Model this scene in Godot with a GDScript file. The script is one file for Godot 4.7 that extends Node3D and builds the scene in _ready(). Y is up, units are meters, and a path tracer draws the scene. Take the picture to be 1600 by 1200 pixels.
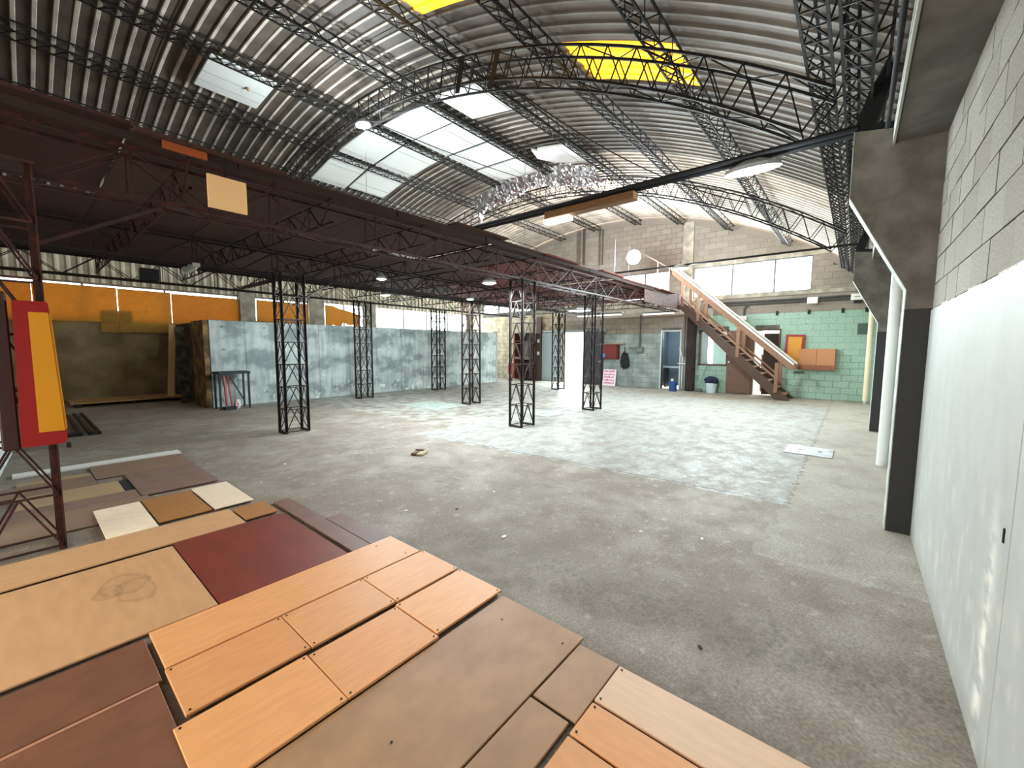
extends Node3D
# An empty industrial hall under a barrel roof, seen from beside its right-hand wall.
# x runs across the hall (right wall at 0.455), y up, z along it (far wall at -16.4).

const RIGHT := 0.455
const FAR := -16.4
const LEFT := -16.75
const ARC := Vector2(-8.6, -7.63)   # centre of the roof's arc
const ROOF := 14.5                  # radius of the roof's underside

var rng := RandomNumberGenerator.new()
var tex := {}
var mats := {}
var unit_bar: ArrayMesh
var unit_angle: ArrayMesh
var unit_box: ArrayMesh
var taken := {}

# ---------------------------------------------------------------- mesh builder
class MB:
	var v := PackedVector3Array()
	var n := PackedVector3Array()
	var c := PackedColorArray()
	var uv := PackedVector2Array()
	var colored := false
	var tint := Color.WHITE

	func tri(a: Vector3, b: Vector3, d: Vector3) -> void:
		var m := (d - a).cross(b - a).normalized()
		for p in [a, b, d]:
			v.append(p); n.append(m); c.append(tint); uv.append(Vector2(p.x, p.z))

	# corners clockwise as seen from the front
	func quad(a: Vector3, b: Vector3, d: Vector3, e: Vector3) -> void:
		tri(a, b, d); tri(a, d, e)

	func box(lo: Vector3, hi: Vector3) -> void:
		hull(lo, hi, 0.0)

	func hull(lo: Vector3, hi: Vector3, bev: float, t := Transform3D.IDENTITY) -> void:
		var p := func(x: int, y: int, z: int, k: int) -> Vector3:
			var q := Vector3(hi.x if x > 0 else lo.x, hi.y if y > 0 else lo.y, hi.z if z > 0 else lo.z)
			if k != 0: q.x -= x * bev
			if k != 1: q.y -= y * bev
			if k != 2: q.z -= z * bev
			return t * q
		for s in [-1, 1]:
			_face(p.call(s, -1, -1, 0), p.call(s, 1, -1, 0), p.call(s, 1, 1, 0), p.call(s, -1, 1, 0), t.basis * Vector3(s, 0, 0))
			_face(p.call(-1, s, -1, 1), p.call(1, s, -1, 1), p.call(1, s, 1, 1), p.call(-1, s, 1, 1), t.basis * Vector3(0, s, 0))
			_face(p.call(-1, -1, s, 2), p.call(1, -1, s, 2), p.call(1, 1, s, 2), p.call(-1, 1, s, 2), t.basis * Vector3(0, 0, s))
		if bev <= 0.0: return
		for a in [-1, 1]:
			for b in [-1, 1]:
				_face(p.call(a, b, -1, 0), p.call(a, b, 1, 0), p.call(a, b, 1, 1), p.call(a, b, -1, 1), t.basis * Vector3(a, b, 0))
				_face(p.call(a, -1, b, 0), p.call(a, 1, b, 0), p.call(a, 1, b, 2), p.call(a, -1, b, 2), t.basis * Vector3(a, 0, b))
				_face(p.call(-1, a, b, 1), p.call(1, a, b, 1), p.call(1, a, b, 2), p.call(-1, a, b, 2), t.basis * Vector3(0, a, b))
				for d in [-1, 1]:
					var u: Vector3 = p.call(a, b, d, 0)
					var w: Vector3 = p.call(a, b, d, 1)
					var x: Vector3 = p.call(a, b, d, 2)
					if (x - u).cross(w - u).dot(t.basis * Vector3(a, b, d)) > 0.0: tri(u, w, x)
					else: tri(u, x, w)

	func _face(a: Vector3, b: Vector3, d: Vector3, e: Vector3, out: Vector3) -> void:
		if (d - a).cross(b - a).dot(out) > 0.0: quad(a, b, d, e)
		else: quad(a, e, d, b)

	# a straight rod of k sides from p to q
	func rod(p: Vector3, q: Vector3, r: float, k := 4, caps := false, r2 := -1.0) -> void:
		if r2 < 0.0: r2 = r
		var d := (q - p).normalized()
		var x := d.cross(Vector3.UP if absf(d.y) < 0.9 else Vector3.RIGHT).normalized()
		var y := d.cross(x)
		for i in k:
			var a := TAU * (i + 0.5) / k
			var b := TAU * (i + 1.5) / k
			var u := x * cos(a) + y * sin(a)
			var w := x * cos(b) + y * sin(b)
			var k0 := v.size()
			_face(p + u * r, p + w * r, q + w * r2, q + u * r2, u + w)
			if k > 5:
				for j in range(k0, v.size()):
					var rel := v[j] - p
					n[j] = (rel - d * rel.dot(d)).normalized()
			if caps:
				if (p + w * r - p).cross(p + u * r - p).dot(-d) > 0.0:
					tri(p, p + u * r, p + w * r); tri(q, q + w * r2, q + u * r2)
				else:
					tri(p, p + w * r, p + u * r); tri(q, q + u * r2, q + w * r2)

	# a bar of rectangular section a x b, b measured along up
	func beam(p: Vector3, q: Vector3, a: float, b: float, up := Vector3.UP, bev := 0.0) -> void:
		var d := (q - p).normalized()
		var s := d.cross(up).normalized()
		var u := s.cross(d)
		var l := p.distance_to(q)
		hull(Vector3(-a / 2, -b / 2, -l / 2), Vector3(a / 2, b / 2, l / 2), bev, Transform3D(Basis(s, u, -d), (p + q) / 2))

	# a flat outline (in x, y) pushed from z0 to z1
	func prism(poly: PackedVector2Array, z0: float, z1: float) -> void:
		var t := Geometry2D.triangulate_polygon(poly)
		for i in range(0, t.size(), 3):
			var a := poly[t[i]]
			var b := poly[t[i + 1]]
			var d := poly[t[i + 2]]
			for z in [z0, z1]:
				var out := Vector3(0, 0, signf(z - (z0 + z1) / 2))
				var p := Vector3(a.x, a.y, z)
				var q := Vector3(b.x, b.y, z)
				var r := Vector3(d.x, d.y, z)
				if (r - p).cross(q - p).dot(out) > 0.0: tri(p, q, r)
				else: tri(p, r, q)
		var cw := Geometry2D.is_polygon_clockwise(poly)
		for i in poly.size():
			var a := poly[i]
			var b := poly[(i + 1) % poly.size()]
			var out := Vector3(b.y - a.y, a.x - b.x, 0) * (-1.0 if cw else 1.0)
			_face(Vector3(a.x, a.y, z0), Vector3(b.x, b.y, z0), Vector3(b.x, b.y, z1), Vector3(a.x, a.y, z1), out)

	# a profile (radius, height) turned about the y axis through at
	func lathe(at: Vector3, prof: Array, k := 20) -> void:
		for j in prof.size() - 1:
			var a: Vector2 = prof[j]
			var b: Vector2 = prof[j + 1]
			for i in k:
				var u := Vector3(cos(TAU * i / k), 0, sin(TAU * i / k))
				var w := Vector3(cos(TAU * (i + 1) / k), 0, sin(TAU * (i + 1) / k))
				var out := (u + w) * (b.y - a.y) * 0.5 + Vector3.DOWN * (b.x - a.x)
				_face(at + u * a.x + Vector3.UP * a.y, at + w * a.x + Vector3.UP * a.y, at + w * b.x + Vector3.UP * b.y, at + u * b.x + Vector3.UP * b.y, out)

	func mesh() -> ArrayMesh:
		var a := []
		a.resize(Mesh.ARRAY_MAX)
		a[Mesh.ARRAY_VERTEX] = v
		a[Mesh.ARRAY_NORMAL] = n
		a[Mesh.ARRAY_TEX_UV] = uv
		if colored: a[Mesh.ARRAY_COLOR] = c
		var m := ArrayMesh.new()
		if v.size(): m.add_surface_from_arrays(Mesh.PRIMITIVE_TRIANGLES, a)
		return m

# ---------------------------------------------------------------- scene helpers
func numbered(called: String) -> String:
	var k: int = taken.get(called, 0)
	taken[called] = k + 1
	return called if k == 0 else "%s_%03d" % [called, k]

func put(called: String, m: Mesh, mat: Material, parent: Node = self, t := Transform3D.IDENTITY) -> MeshInstance3D:
	var o := MeshInstance3D.new()
	o.name = numbered(called) if parent == self else called
	o.mesh = m
	o.material_override = mat
	o.transform = t
	parent.add_child(o, true)
	return o

func tag(o: Node, label: String, category: String, group := "") -> Node:
	o.set_meta("label", label)
	o.set_meta("category", category)
	if group: o.set_meta("group", group)
	return o

func thing(called: String, label: String, category: String, at := Vector3.ZERO, group := "") -> Node3D:
	var o := Node3D.new()
	o.name = numbered(called)
	add_child(o)
	o.position = at
	tag(o, label, category, group)
	return o

func structure(o: Node, label := "") -> Node:
	o.set_meta("kind", "structure")
	if label: o.set_meta("label", label)
	return o

func shell(called: String, label := "") -> Node3D:
	var o := Node3D.new()
	o.name = numbered(called)
	add_child(o)
	structure(o, label)
	return o

# one straight bar as a part of its own, sharing one mesh
func bar(called: String, p: Vector3, q: Vector3, r: float, mat: Material, parent: Node, m: ArrayMesh = null) -> MeshInstance3D:
	var d := q - p
	var y := d.normalized()
	var x := y.cross(Vector3(0.13, 0.0, 0.99)).normalized() if absf(y.z) < 0.9 else y.cross(Vector3.UP).normalized()
	var b := Basis(x * r, d, x.cross(y) * r)
	return put(called, unit_bar if m == null else m, mat, parent, Transform3D(b, p))

func boxpart(called: String, lo: Vector3, hi: Vector3, mat: Material, parent: Node, bev := 0.0) -> MeshInstance3D:
	var b := MB.new()
	var c := (lo + hi) / 2
	b.hull(lo - c, hi - c, bev)
	return put(called, b.mesh(), mat, parent, Transform3D(Basis(), c))

func noise_tex(key: String, seed_: int, freq: float, oct: int, lo: float, hi: float, size := 512, ridged := false, contrast := 0.0) -> NoiseTexture2D:
	var f := FastNoiseLite.new()
	f.seed = seed_
	f.noise_type = FastNoiseLite.TYPE_SIMPLEX_SMOOTH
	f.frequency = freq
	f.fractal_type = FastNoiseLite.FRACTAL_RIDGED if ridged else FastNoiseLite.FRACTAL_FBM
	f.fractal_octaves = oct
	f.fractal_gain = 0.55
	var g := Gradient.new()
	g.offsets = PackedFloat32Array([contrast, 0.5, 1.0 - contrast])
	g.colors = PackedColorArray([Color(lo, lo, lo), Color((lo + hi) / 2, (lo + hi) / 2, (lo + hi) / 2), Color(hi, hi, hi)])
	var t := NoiseTexture2D.new()
	t.width = size; t.height = size
	t.seamless = true
	t.seamless_blend_skirt = 0.2
	t.noise = f
	t.color_ramp = g
	tex[key] = t
	return t

# a plain material; texture by key, tri-planar in the world or on the thing's own axes
func mat(key: String, col: Color, rough := 0.8, metal := 0.0, t := "", scale := Vector3.ONE, world := true, bump := 0.0) -> StandardMaterial3D:
	if mats.has(key): return mats[key]
	var m := StandardMaterial3D.new()
	m.resource_name = key
	m.albedo_color = col
	m.roughness = rough
	m.metallic = metal
	if t:
		m.albedo_texture = tex[t]
		m.uv1_triplanar = true
		m.uv1_world_triplanar = world
		m.uv1_scale = scale
		if bump > 0.0:
			m.heightmap_enabled = true
			m.heightmap_texture = tex[t]
			m.heightmap_scale = bump
	mats[key] = m
	return m

func glow(key: String, col: Color, energy: float) -> StandardMaterial3D:
	if mats.has(key): return mats[key]
	var m := StandardMaterial3D.new()
	m.resource_name = key
	m.albedo_color = Color(0.9, 0.9, 0.9)
	m.emission_enabled = true
	m.emission = col
	m.emission_energy_multiplier = energy
	mats[key] = m
	return m

func area_light(called: String, at: Vector3, towards: Vector3, size: Vector2, energy: float, col := Color.WHITE) -> void:
	var l := AreaLight3D.new()
	l.name = called
	l.area_size = size
	l.area_normalize_energy = false
	l.light_energy = energy
	l.light_color = col
	l.shadow_enabled = true
	l.area_range = 60.0
	add_child(l, true)
	var up := Vector3.UP if absf(towards.y) < 0.9 else Vector3.BACK
	l.transform = Transform3D(Basis.looking_at(towards, up), at)

func omni(called: String, at: Vector3, energy: float, col: Color, size := 0.1) -> void:
	var l := OmniLight3D.new()
	l.name = called
	l.position = at
	l.light_energy = energy
	l.light_color = col
	l.light_size = size
	l.omni_range = 60.0
	l.omni_attenuation = 2.0
	l.shadow_enabled = true
	add_child(l, true)

func roof_at(x: float, r := ROOF) -> float:
	return ARC.y + sqrt(maxf(r * r - (x - ARC.x) * (x - ARC.x), 0.0))

func on_arc(x: float, r: float, z: float) -> Vector3:   # x is measured where the roof's underside is
	var d := Vector2(x - ARC.x, roof_at(x) - ARC.y).normalized()
	return Vector3(ARC.x + d.x * r, ARC.y + d.y * r, z)

# ================================================================== the scene
func _ready() -> void:
	rng.seed = 7
	camera_and_light()
	textures()
	floor_and_ground()
	right_wall()
	far_wall()
	left_side()
	roof()
	trusses()
	mezzanine()
	towers()
	stairs()
	ceiling_panels()
	lamps()
	floor_boards()
	far_things()
	left_things()
	small_things()

func camera_and_light() -> void:
	var cam := Camera3D.new()
	cam.name = "camera"
	add_child(cam)
	cam.fov = 86.03
	cam.near = 0.05
	cam.far = 200.0
	var yaw := Basis(Vector3.UP, deg_to_rad(39.76))
	var pitch := Basis(Vector3.RIGHT, deg_to_rad(-5.04))
	var roll := Basis(Vector3.BACK, deg_to_rad(0.27))
	cam.transform = Transform3D(yaw * pitch * roll, Vector3(0, 1.6, 0))
	cam.current = true

	var e := Environment.new()
	e.background_mode = Environment.BG_COLOR
	e.background_color = Color(1.0, 0.96, 0.90)
	e.background_energy_multiplier = 7.6
	e.ambient_light_source = Environment.AMBIENT_SOURCE_BG
	e.tonemap_mode = Environment.TONE_MAPPER_LINEAR
	e.tonemap_exposure = 1.0
	e.sdfgi_enabled = true
	e.ssao_enabled = true
	e.ssil_enabled = true
	var w := WorldEnvironment.new()
	w.name = "environment"
	w.environment = e
	add_child(w)

	# daylight through the frosted windows of the far and left walls
	var day := Color(0.94, 1.0, 1.0)
	area_light("window_daylight", Vector3(-3.0, 4.03, FAR + 0.1), Vector3(0, 0, 1), Vector2(3.5, 1.05), 11.0, day)
	area_light("window_daylight", Vector3(-6.7, 4.1, FAR + 0.1), Vector3(0, 0, 1), Vector2(1.8, 0.9), 11.0, day)
	area_light("window_daylight", Vector3(-14.1, 3.65, FAR + 0.1), Vector3(0, 0, 1), Vector2(3.2, 0.5), 9.0, day)
	area_light("window_daylight", Vector3(LEFT + 0.1, 2.9, -13.2), Vector3(1, 0, 0), Vector2(5.4, 1.0), 9.0, day)
	area_light("doorway_daylight", Vector3(-10.03, 1.2, FAR + 0.2), Vector3(0, 0, 1), Vector2(1.1, 2.2), 9.0, day)

func textures() -> void:
	noise_tex("cloudy", 3, 0.006, 5, 0.78, 1.0, 512, false, 0.22)
	noise_tex("stained", 11, 0.007, 6, 0.55, 1.0, 512, false, 0.25)
	noise_tex("fine", 19, 0.05, 4, 0.82, 1.0, 512, false, 0.2)
	noise_tex("faint", 43, 0.008, 5, 0.9, 1.0, 512, false, 0.2)
	noise_tex("softgrain", 29, 0.012, 5, 0.95, 1.0, 512, false, 0.15)
	noise_tex("grain", 23, 0.012, 5, 0.84, 1.0, 512, false, 0.22)
	noise_tex("rusty", 31, 0.03, 4, 0.45, 1.0, 256, false, 0.25)
	noise_tex("crumple", 37, 0.02, 3, 0.0, 1.0, 512, true)
	var b := MB.new()
	b.rod(Vector3.ZERO, Vector3.UP, 1.0, 4)
	unit_bar = b.mesh()
	b = MB.new()
	b.box(Vector3(-1, 0, -1), Vector3(1, 1, -0.7))
	b.box(Vector3(-1, 0, -1), Vector3(-0.7, 1, 1))
	unit_angle = b.mesh()
	b = MB.new()
	b.hull(Vector3(-0.5, -0.5, -0.5), Vector3(0.5, 0.5, 0.5), 0.012)
	unit_box = b.mesh()

# ------------------------------------------------------------------ floor
func floor_and_ground() -> void:
	var size := 1280
	var nz := []
	for k in 5:
		var f := FastNoiseLite.new()
		f.seed = 50 + k
		f.noise_type = FastNoiseLite.TYPE_SIMPLEX_SMOOTH
		f.frequency = [0.012, 0.035, 0.11, 0.3, 0.03][k]
		f.fractal_octaves = [4, 4, 3, 2, 4][k]
		f.fractal_type = FastNoiseLite.FRACTAL_RIDGED if k == 4 else FastNoiseLite.FRACTAL_FBM
		nz.append(f.get_image(size, size, false, false, false).get_data())
	var n0: PackedByteArray = nz[0]
	var n1: PackedByteArray = nz[1]
	var n2: PackedByteArray = nz[2]
	var n3: PackedByteArray = nz[3]
	var n4: PackedByteArray = nz[4]
	var px := PackedByteArray()
	px.resize(size * size * 3)
	var rg := PackedByteArray()
	rg.resize(size * size)
	var x0 := -17.0
	var wx := 17.6
	var z0 := -16.6
	var wz := 19.6
	var a_col := Vector3(0.535, 0.485, 0.43)
	var b_col := Vector3(0.635, 0.60, 0.55)
	var p_col := Vector3(0.66, 0.69, 0.68)
	var s_col := Vector3(0.70, 0.685, 0.63)
	var i := 0
	for v in size:
		var z := z0 + wz * (v + 0.5) / size
		for u in size:
			var x := x0 + wx * (u + 0.5) / size
			var a := n0[i] / 255.0
			var b := n1[i] / 255.0
			var c := n2[i] / 255.0
			var d := n3[i] / 255.0
			var t := clampf((a - 0.5) * 1.6 + (b - 0.5) * 1.2 + 0.45 - (z + 6.0) * 0.06, 0.0, 1.0)
			var col := a_col.lerp(b_col, t)
			var rough := 0.72 - 0.1 * t
			# the smooth, paler screed of the middle and its worn streaks
			var wob := (b - 0.5) * 0.25
			if x > -6.2 + wob and x < -0.46 + wob * 0.5 and z < -4.72 - 0.06 * (x + 4.8) + wob * 0.4 and z > -14.2:
				var k := clampf(0.35 + (b - 0.5) * 2.2 + (c - 0.5) * 1.6, 0.0, 1.0)
				col = col.lerp(p_col, 0.42 + 0.38 * k)
				rough = 0.68 - 0.14 * k
			elif x > -0.5 + wob and z < -3.6:
				col = col.lerp(s_col, 0.55)
			if x < -6.2 + wob and z < -5.5 + wob * 3.0:
				var k2 := clampf(0.45 + (b - 0.5) * 2.0, 0.0, 1.0)
				col = col.lerp(Vector3(0.74, 0.775, 0.755), 0.65 * k2)
				rough -= 0.1 * k2
			# whitish scuffs and dark oil marks
			var w := clampf((c - 0.66) * 4.0 + (d - 0.5) * 0.8, 0.0, 1.0)
			col = col.lerp(Vector3(0.80, 0.80, 0.77), w * 0.6)
			var o := clampf((0.36 - b) * 4.0 + (d - 0.5) * 0.5, 0.0, 1.0)
			col = col.lerp(Vector3(0.36, 0.335, 0.30), o * 0.2)
			# broken band across the near floor
			var band := absf(z + 2.45 + 0.10 * (x + 1.0) + (b - 0.5) * 0.5)
			if band < 0.35 and x > -2.6:
				col *= 1.0 - (0.35 - band) * 0.6 * clampf((c - 0.35) * 2.5, 0.0, 1.0)
				var rag: float = (0.35 - band) / 0.35
				if d > 0.6: col = col.lerp(Vector3(0.70, 0.67, 0.60), clampf((d - 0.6) * 3.0, 0.0, 0.4) * rag * c)
				elif d < 0.36: col *= 1.0 - clampf((0.36 - d) * 3.0, 0.0, 0.3) * rag * (1.0 - c) * 1.5
			# cracks along joints
			if n4[i] > 236 and b > 0.52: col *= 0.8
			var joint := absf(z + 4.78 + 0.06 * (x + 4.8) + (c - 0.5) * 0.05)
			if joint < 0.012 and x > -5.2 and x < -0.4: col *= 0.6
			if absf(x + 0.46 + (c - 0.5) * 0.12) < 0.012 and z < -4.9: col *= 0.72
			if absf(x + 5.6 + (c - 0.5) * 0.15) < 0.012 and z < -3.0: col *= 0.75
			if absf(z + 8.9 + (c - 0.5) * 0.15) < 0.012 and x < -0.5: col *= 0.72
			if absf(z + 6.3 + 0.3 * (x + 9.0) + (b - 0.5) * 0.3) < 0.014 and x < -6.5: col *= 0.72
			px[i * 3] = int(clampf(col.x, 0, 1) * 255)
			px[i * 3 + 1] = int(clampf(col.y, 0, 1) * 255)
			px[i * 3 + 2] = int(clampf(col.z, 0, 1) * 255)
			rg[i] = int(clampf(rough + (d - 0.5) * 0.25, 0.2, 1.0) * 255)
			i += 1
	var m := StandardMaterial3D.new()
	m.resource_name = "worn_concrete_floor"
	m.albedo_texture = ImageTexture.create_from_image(Image.create_from_data(size, size, false, Image.FORMAT_RGB8, px))
	m.roughness = 1.0
	m.roughness_texture = ImageTexture.create_from_image(Image.create_from_data(size, size, false, Image.FORMAT_L8, rg))
	m.roughness_texture_channel = BaseMaterial3D.TEXTURE_CHANNEL_GRAYSCALE
	m.detail_enabled = true
	m.detail_blend_mode = BaseMaterial3D.BLEND_MODE_MUL
	m.detail_albedo = noise_tex("grit", 71, 0.11, 4, 0.8, 1.0, 512, false, 0.2)
	m.detail_uv_layer = BaseMaterial3D.DETAIL_UV_2
	m.heightmap_enabled = false
	m.normal_enabled = true
	var f := FastNoiseLite.new()
	f.seed = 77; f.frequency = 0.03; f.fractal_octaves = 5
	var nt := NoiseTexture2D.new()
	nt.width = 512; nt.height = 512; nt.seamless = true; nt.noise = f; nt.as_normal_map = true; nt.bump_strength = 3.0
	m.detail_normal = nt
	# the slab: top with two sets of texture coordinates, and its sides
	var s := SurfaceTool.new()
	s.begin(Mesh.PRIMITIVE_TRIANGLES)
	var lo := Vector3(-17.0, 0, -16.6)
	var hi := Vector3(0.6, 0, 3.0)
	for p in [Vector3(lo.x, 0, lo.z), Vector3(hi.x, 0, lo.z), Vector3(hi.x, 0, hi.z), Vector3(lo.x, 0, lo.z), Vector3(hi.x, 0, hi.z), Vector3(lo.x, 0, hi.z)]:
		s.set_normal(Vector3.UP)
		s.set_uv(Vector2((p.x - x0) / wx, (p.z - z0) / wz))
		s.set_uv2(Vector2(p.x / 1.3, p.z / 1.3))
		s.add_vertex(p)
	s.generate_tangents()
	var root := structure(put("floor", s.commit(), m), "worn grey concrete floor slab with scuffs and joints")
	boxpart("slab", Vector3(-17.0, -0.2, -16.6), Vector3(0.6, -0.004, 3.0), mat("slab_concrete", Color(0.5, 0.49, 0.46), 0.9), root)
	var g := boxpart("ground", Vector3(-30, -0.4, -45), Vector3(12, -0.21, 14), mat("outdoor_paving", Color(0.75, 0.74, 0.72), 0.9), self)
	structure(g, "pale paved yard outside the hall")

# ------------------------------------------------------------------ blocks
# a field of blocks on a wall plane, each a part; f maps (along, up, out) to the world
func block_field(parent: Node, f: Callable, a0: float, a1: float, y0: float, y1: float, holes: Array, pick: Callable, single: Callable, bl := 0.4, bh := 0.2, top = null) -> void:
	var rest := {}
	var row := 0
	var y := y0
	while y < y1 - 0.02:
		var ye := minf(y + bh, y1)
		var a := a0 - (bl / 2 if row % 2 else 0.0)
		while a < a1 - 0.02:
			var b0 := maxf(a, a0)
			var b1 := minf(a + bl, a1)
			a += bl
			if b1 - b0 < 0.05: continue
			var yt := ye
			if top != null:
				yt = minf(ye, minf(top.call(b0), top.call(b1)))
				if yt - y < 0.04: continue
			# cut the block at the openings
			var spans := [[b0, b1]]
			for h in holes:
				if yt <= h[2] + 0.02 or y >= h[3] - 0.02: continue
				var nx := []
				for sp in spans:
					if h[0] > sp[0]: nx.append([sp[0], minf(sp[1], h[0])])
					if h[1] < sp[1]: nx.append([maxf(sp[0], h[1]), sp[1]])
				spans = nx
			for sp in spans:
				if sp[1] - sp[0] < 0.03: continue
				var out := rng.randf_range(0.0, 0.004)
				var gap := 0.0025 if top != null else 0.0045
				var lo := Vector3(sp[0] + gap, y + gap, -0.02)
				var hi := Vector3(sp[1] - gap, yt - gap, 0.012 + out)
				var m: Material = pick.call((sp[0] + sp[1]) / 2, (y + yt) / 2)
				var c := (lo + hi) / 2
				var t: Transform3D = f.call(c)
				if single.call((sp[0] + sp[1]) / 2, (y + yt) / 2):
					put("block", unit_box, m, parent, Transform3D(t.basis.scaled_local(hi - lo), t.origin))
				else:
					if not rest.has(m): rest[m] = MB.new()
					rest[m].hull(lo - c, hi - c, 0.006, t)
		y += bh
		row += 1
	for m in rest:
		var o := put("block_courses", rest[m].mesh(), m, parent)
		o.set_meta("kind", "stuff")

# a wall slab with rectangular openings [a0, a1, y0, y1], in wall axes, thickness d behind the plane
func slab_with_holes(f: Callable, a0: float, a1: float, y0: float, y1: float, holes: Array, d: float, step := 100.0, top = null) -> ArrayMesh:
	var xs := [a0, a1]
	var ys := [y0, y1]
	for h in holes:
		xs.append_array([h[0], h[1]]); ys.append_array([h[2], h[3]])
	var q := a0
	while q < a1:
		xs.append(q); q += step
	xs.sort(); ys.sort()
	var b := MB.new()
	for i in xs.size() - 1:
		if xs[i + 1] - xs[i] < 0.001 or xs[i] < a0 or xs[i + 1] > a1: continue
		for j in ys.size() - 1:
			if ys[j + 1] - ys[j] < 0.001: continue
			var cx: float = (xs[i] + xs[i + 1]) / 2
			var cy: float = (ys[j] + ys[j + 1]) / 2
			var inside := false
			for h in holes:
				if cx > h[0] and cx < h[1] and cy > h[2] and cy < h[3]: inside = true
			if inside: continue
			var yt: float = ys[j + 1]
			if top != null and j == ys.size() - 2: yt = maxf(top.call(xs[i]), top.call(xs[i + 1])) + 0.05
			var lo := Vector3(xs[i], ys[j], -d)
			var hi := Vector3(xs[i + 1], yt, 0)
			var c := (lo + hi) / 2
			b.hull(lo - c, hi - c, 0.0, f.call(c))
	return b.mesh()

# ------------------------------------------------------------------ right wall
func right_wall() -> void:
	var f := func(c: Vector3) -> Transform3D:   # along = -z, out = -x
		return Transform3D(Basis(Vector3(0, 0, -1), Vector3.UP, Vector3(-1, 0, 0)), Vector3(RIGHT + 0.02 - c.z, c.y, -c.x))
	var mortar := mat("mortar", Color(0.40, 0.39, 0.36), 0.95, 0.0, "cloudy", Vector3.ONE * 0.8)
	var root := structure(put("wall_right", slab_with_holes(f, -3.0, 16.6, 0.0, 4.6, [], 0.2), mortar), "right-hand block wall with pale painted plaster below")
	var tones := [mat("block_raw_a", Color(0.60, 0.58, 0.535), 0.92, 0.0, "fine", Vector3.ONE * 2.2, true, 0.4), mat("block_raw_b", Color(0.585, 0.56, 0.515), 0.92, 0.0, "fine", Vector3.ONE * 2.4, true, 0.4), mat("block_raw_c", Color(0.62, 0.605, 0.565), 0.92, 0.0, "fine", Vector3.ONE * 2.0, true, 0.4)]
	block_field(root, f, 0.2, 4.84, 1.93, 3.33, [], func(_a, _y): return tones[rng.randi() % 3], func(_a, _y): return true)
	block_field(root, f, 5.06, 16.4, 1.93, 4.4, [], func(_a, _y): return tones[rng.randi() % 3], func(_a, _y): return false)
	# painted plaster, two sheets with a crack between
	var paint := plaster_material()
	for k in [[-3.0, 2.178], [2.184, 4.84], [5.06, 10.6], [10.8, 16.4]]:
		var b := MB.new()
		b.hull(Vector3(RIGHT, 0.0, -k[1]), Vector3(RIGHT + 0.03, 1.925, -k[0]), 0.004)
		var q := put("plaster", b.mesh(), paint, root)
		q.set_meta("label", "pale grey painted plaster")
	# ragged upper edge of the plaster
	var rag := MB.new()
	var z := -0.4
	while z > -4.8:
		var w := rng.randf_range(0.05, 0.16)
		rag.hull(Vector3(RIGHT + 0.002, 1.9, z - w), Vector3(RIGHT + 0.02, 1.925 + rng.randf_range(0.002, 0.016), z), 0.004)
		z -= w
	put("plaster_edge", rag.mesh(), paint, root).set_meta("kind", "stuff")
	var hole := MB.new()
	hole.hull(Vector3(RIGHT - 0.004, 0.90, -2.262), Vector3(RIGHT + 0.01, 0.955, -2.247), 0.002)
	put("anchor_hole", hole.mesh(), mat("hole_dark", Color(0.08, 0.075, 0.07), 1.0), root)

	# columns with corbels
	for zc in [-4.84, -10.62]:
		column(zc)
	# gutter slab along the wall, held by the corbels
	var g := boxpart("trim_1", Vector3(0.15, 3.33, -10.62), Vector3(RIGHT + 0.02, 3.48, 3.0), mat("gutter_concrete", Color(0.47, 0.46, 0.44), 0.9, 0.0, "cloudy", Vector3.ONE * 0.5), self, 0.01)
	structure(g, "grey concrete gutter slab along the top of the right wall")
	var lip := boxpart("gutter_lip", Vector3(0.135, 3.315, -10.62), Vector3(0.15, 3.5, 3.0), mat("pale_edge", Color(0.68, 0.69, 0.66), 0.8), g)
	lip.position -= g.position
	var ang := MB.new()
	ang.rod(Vector3(0.09, 3.42, -4.7), Vector3(0.09, 3.42, 3.0), 0.017, 8)
	tag(put("pipe", ang.mesh(), mat("dark_pipe", Color(0.03, 0.035, 0.045), 0.9)), "dark steel pipe running along the edge of the concrete gutter", "pipe")

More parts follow.
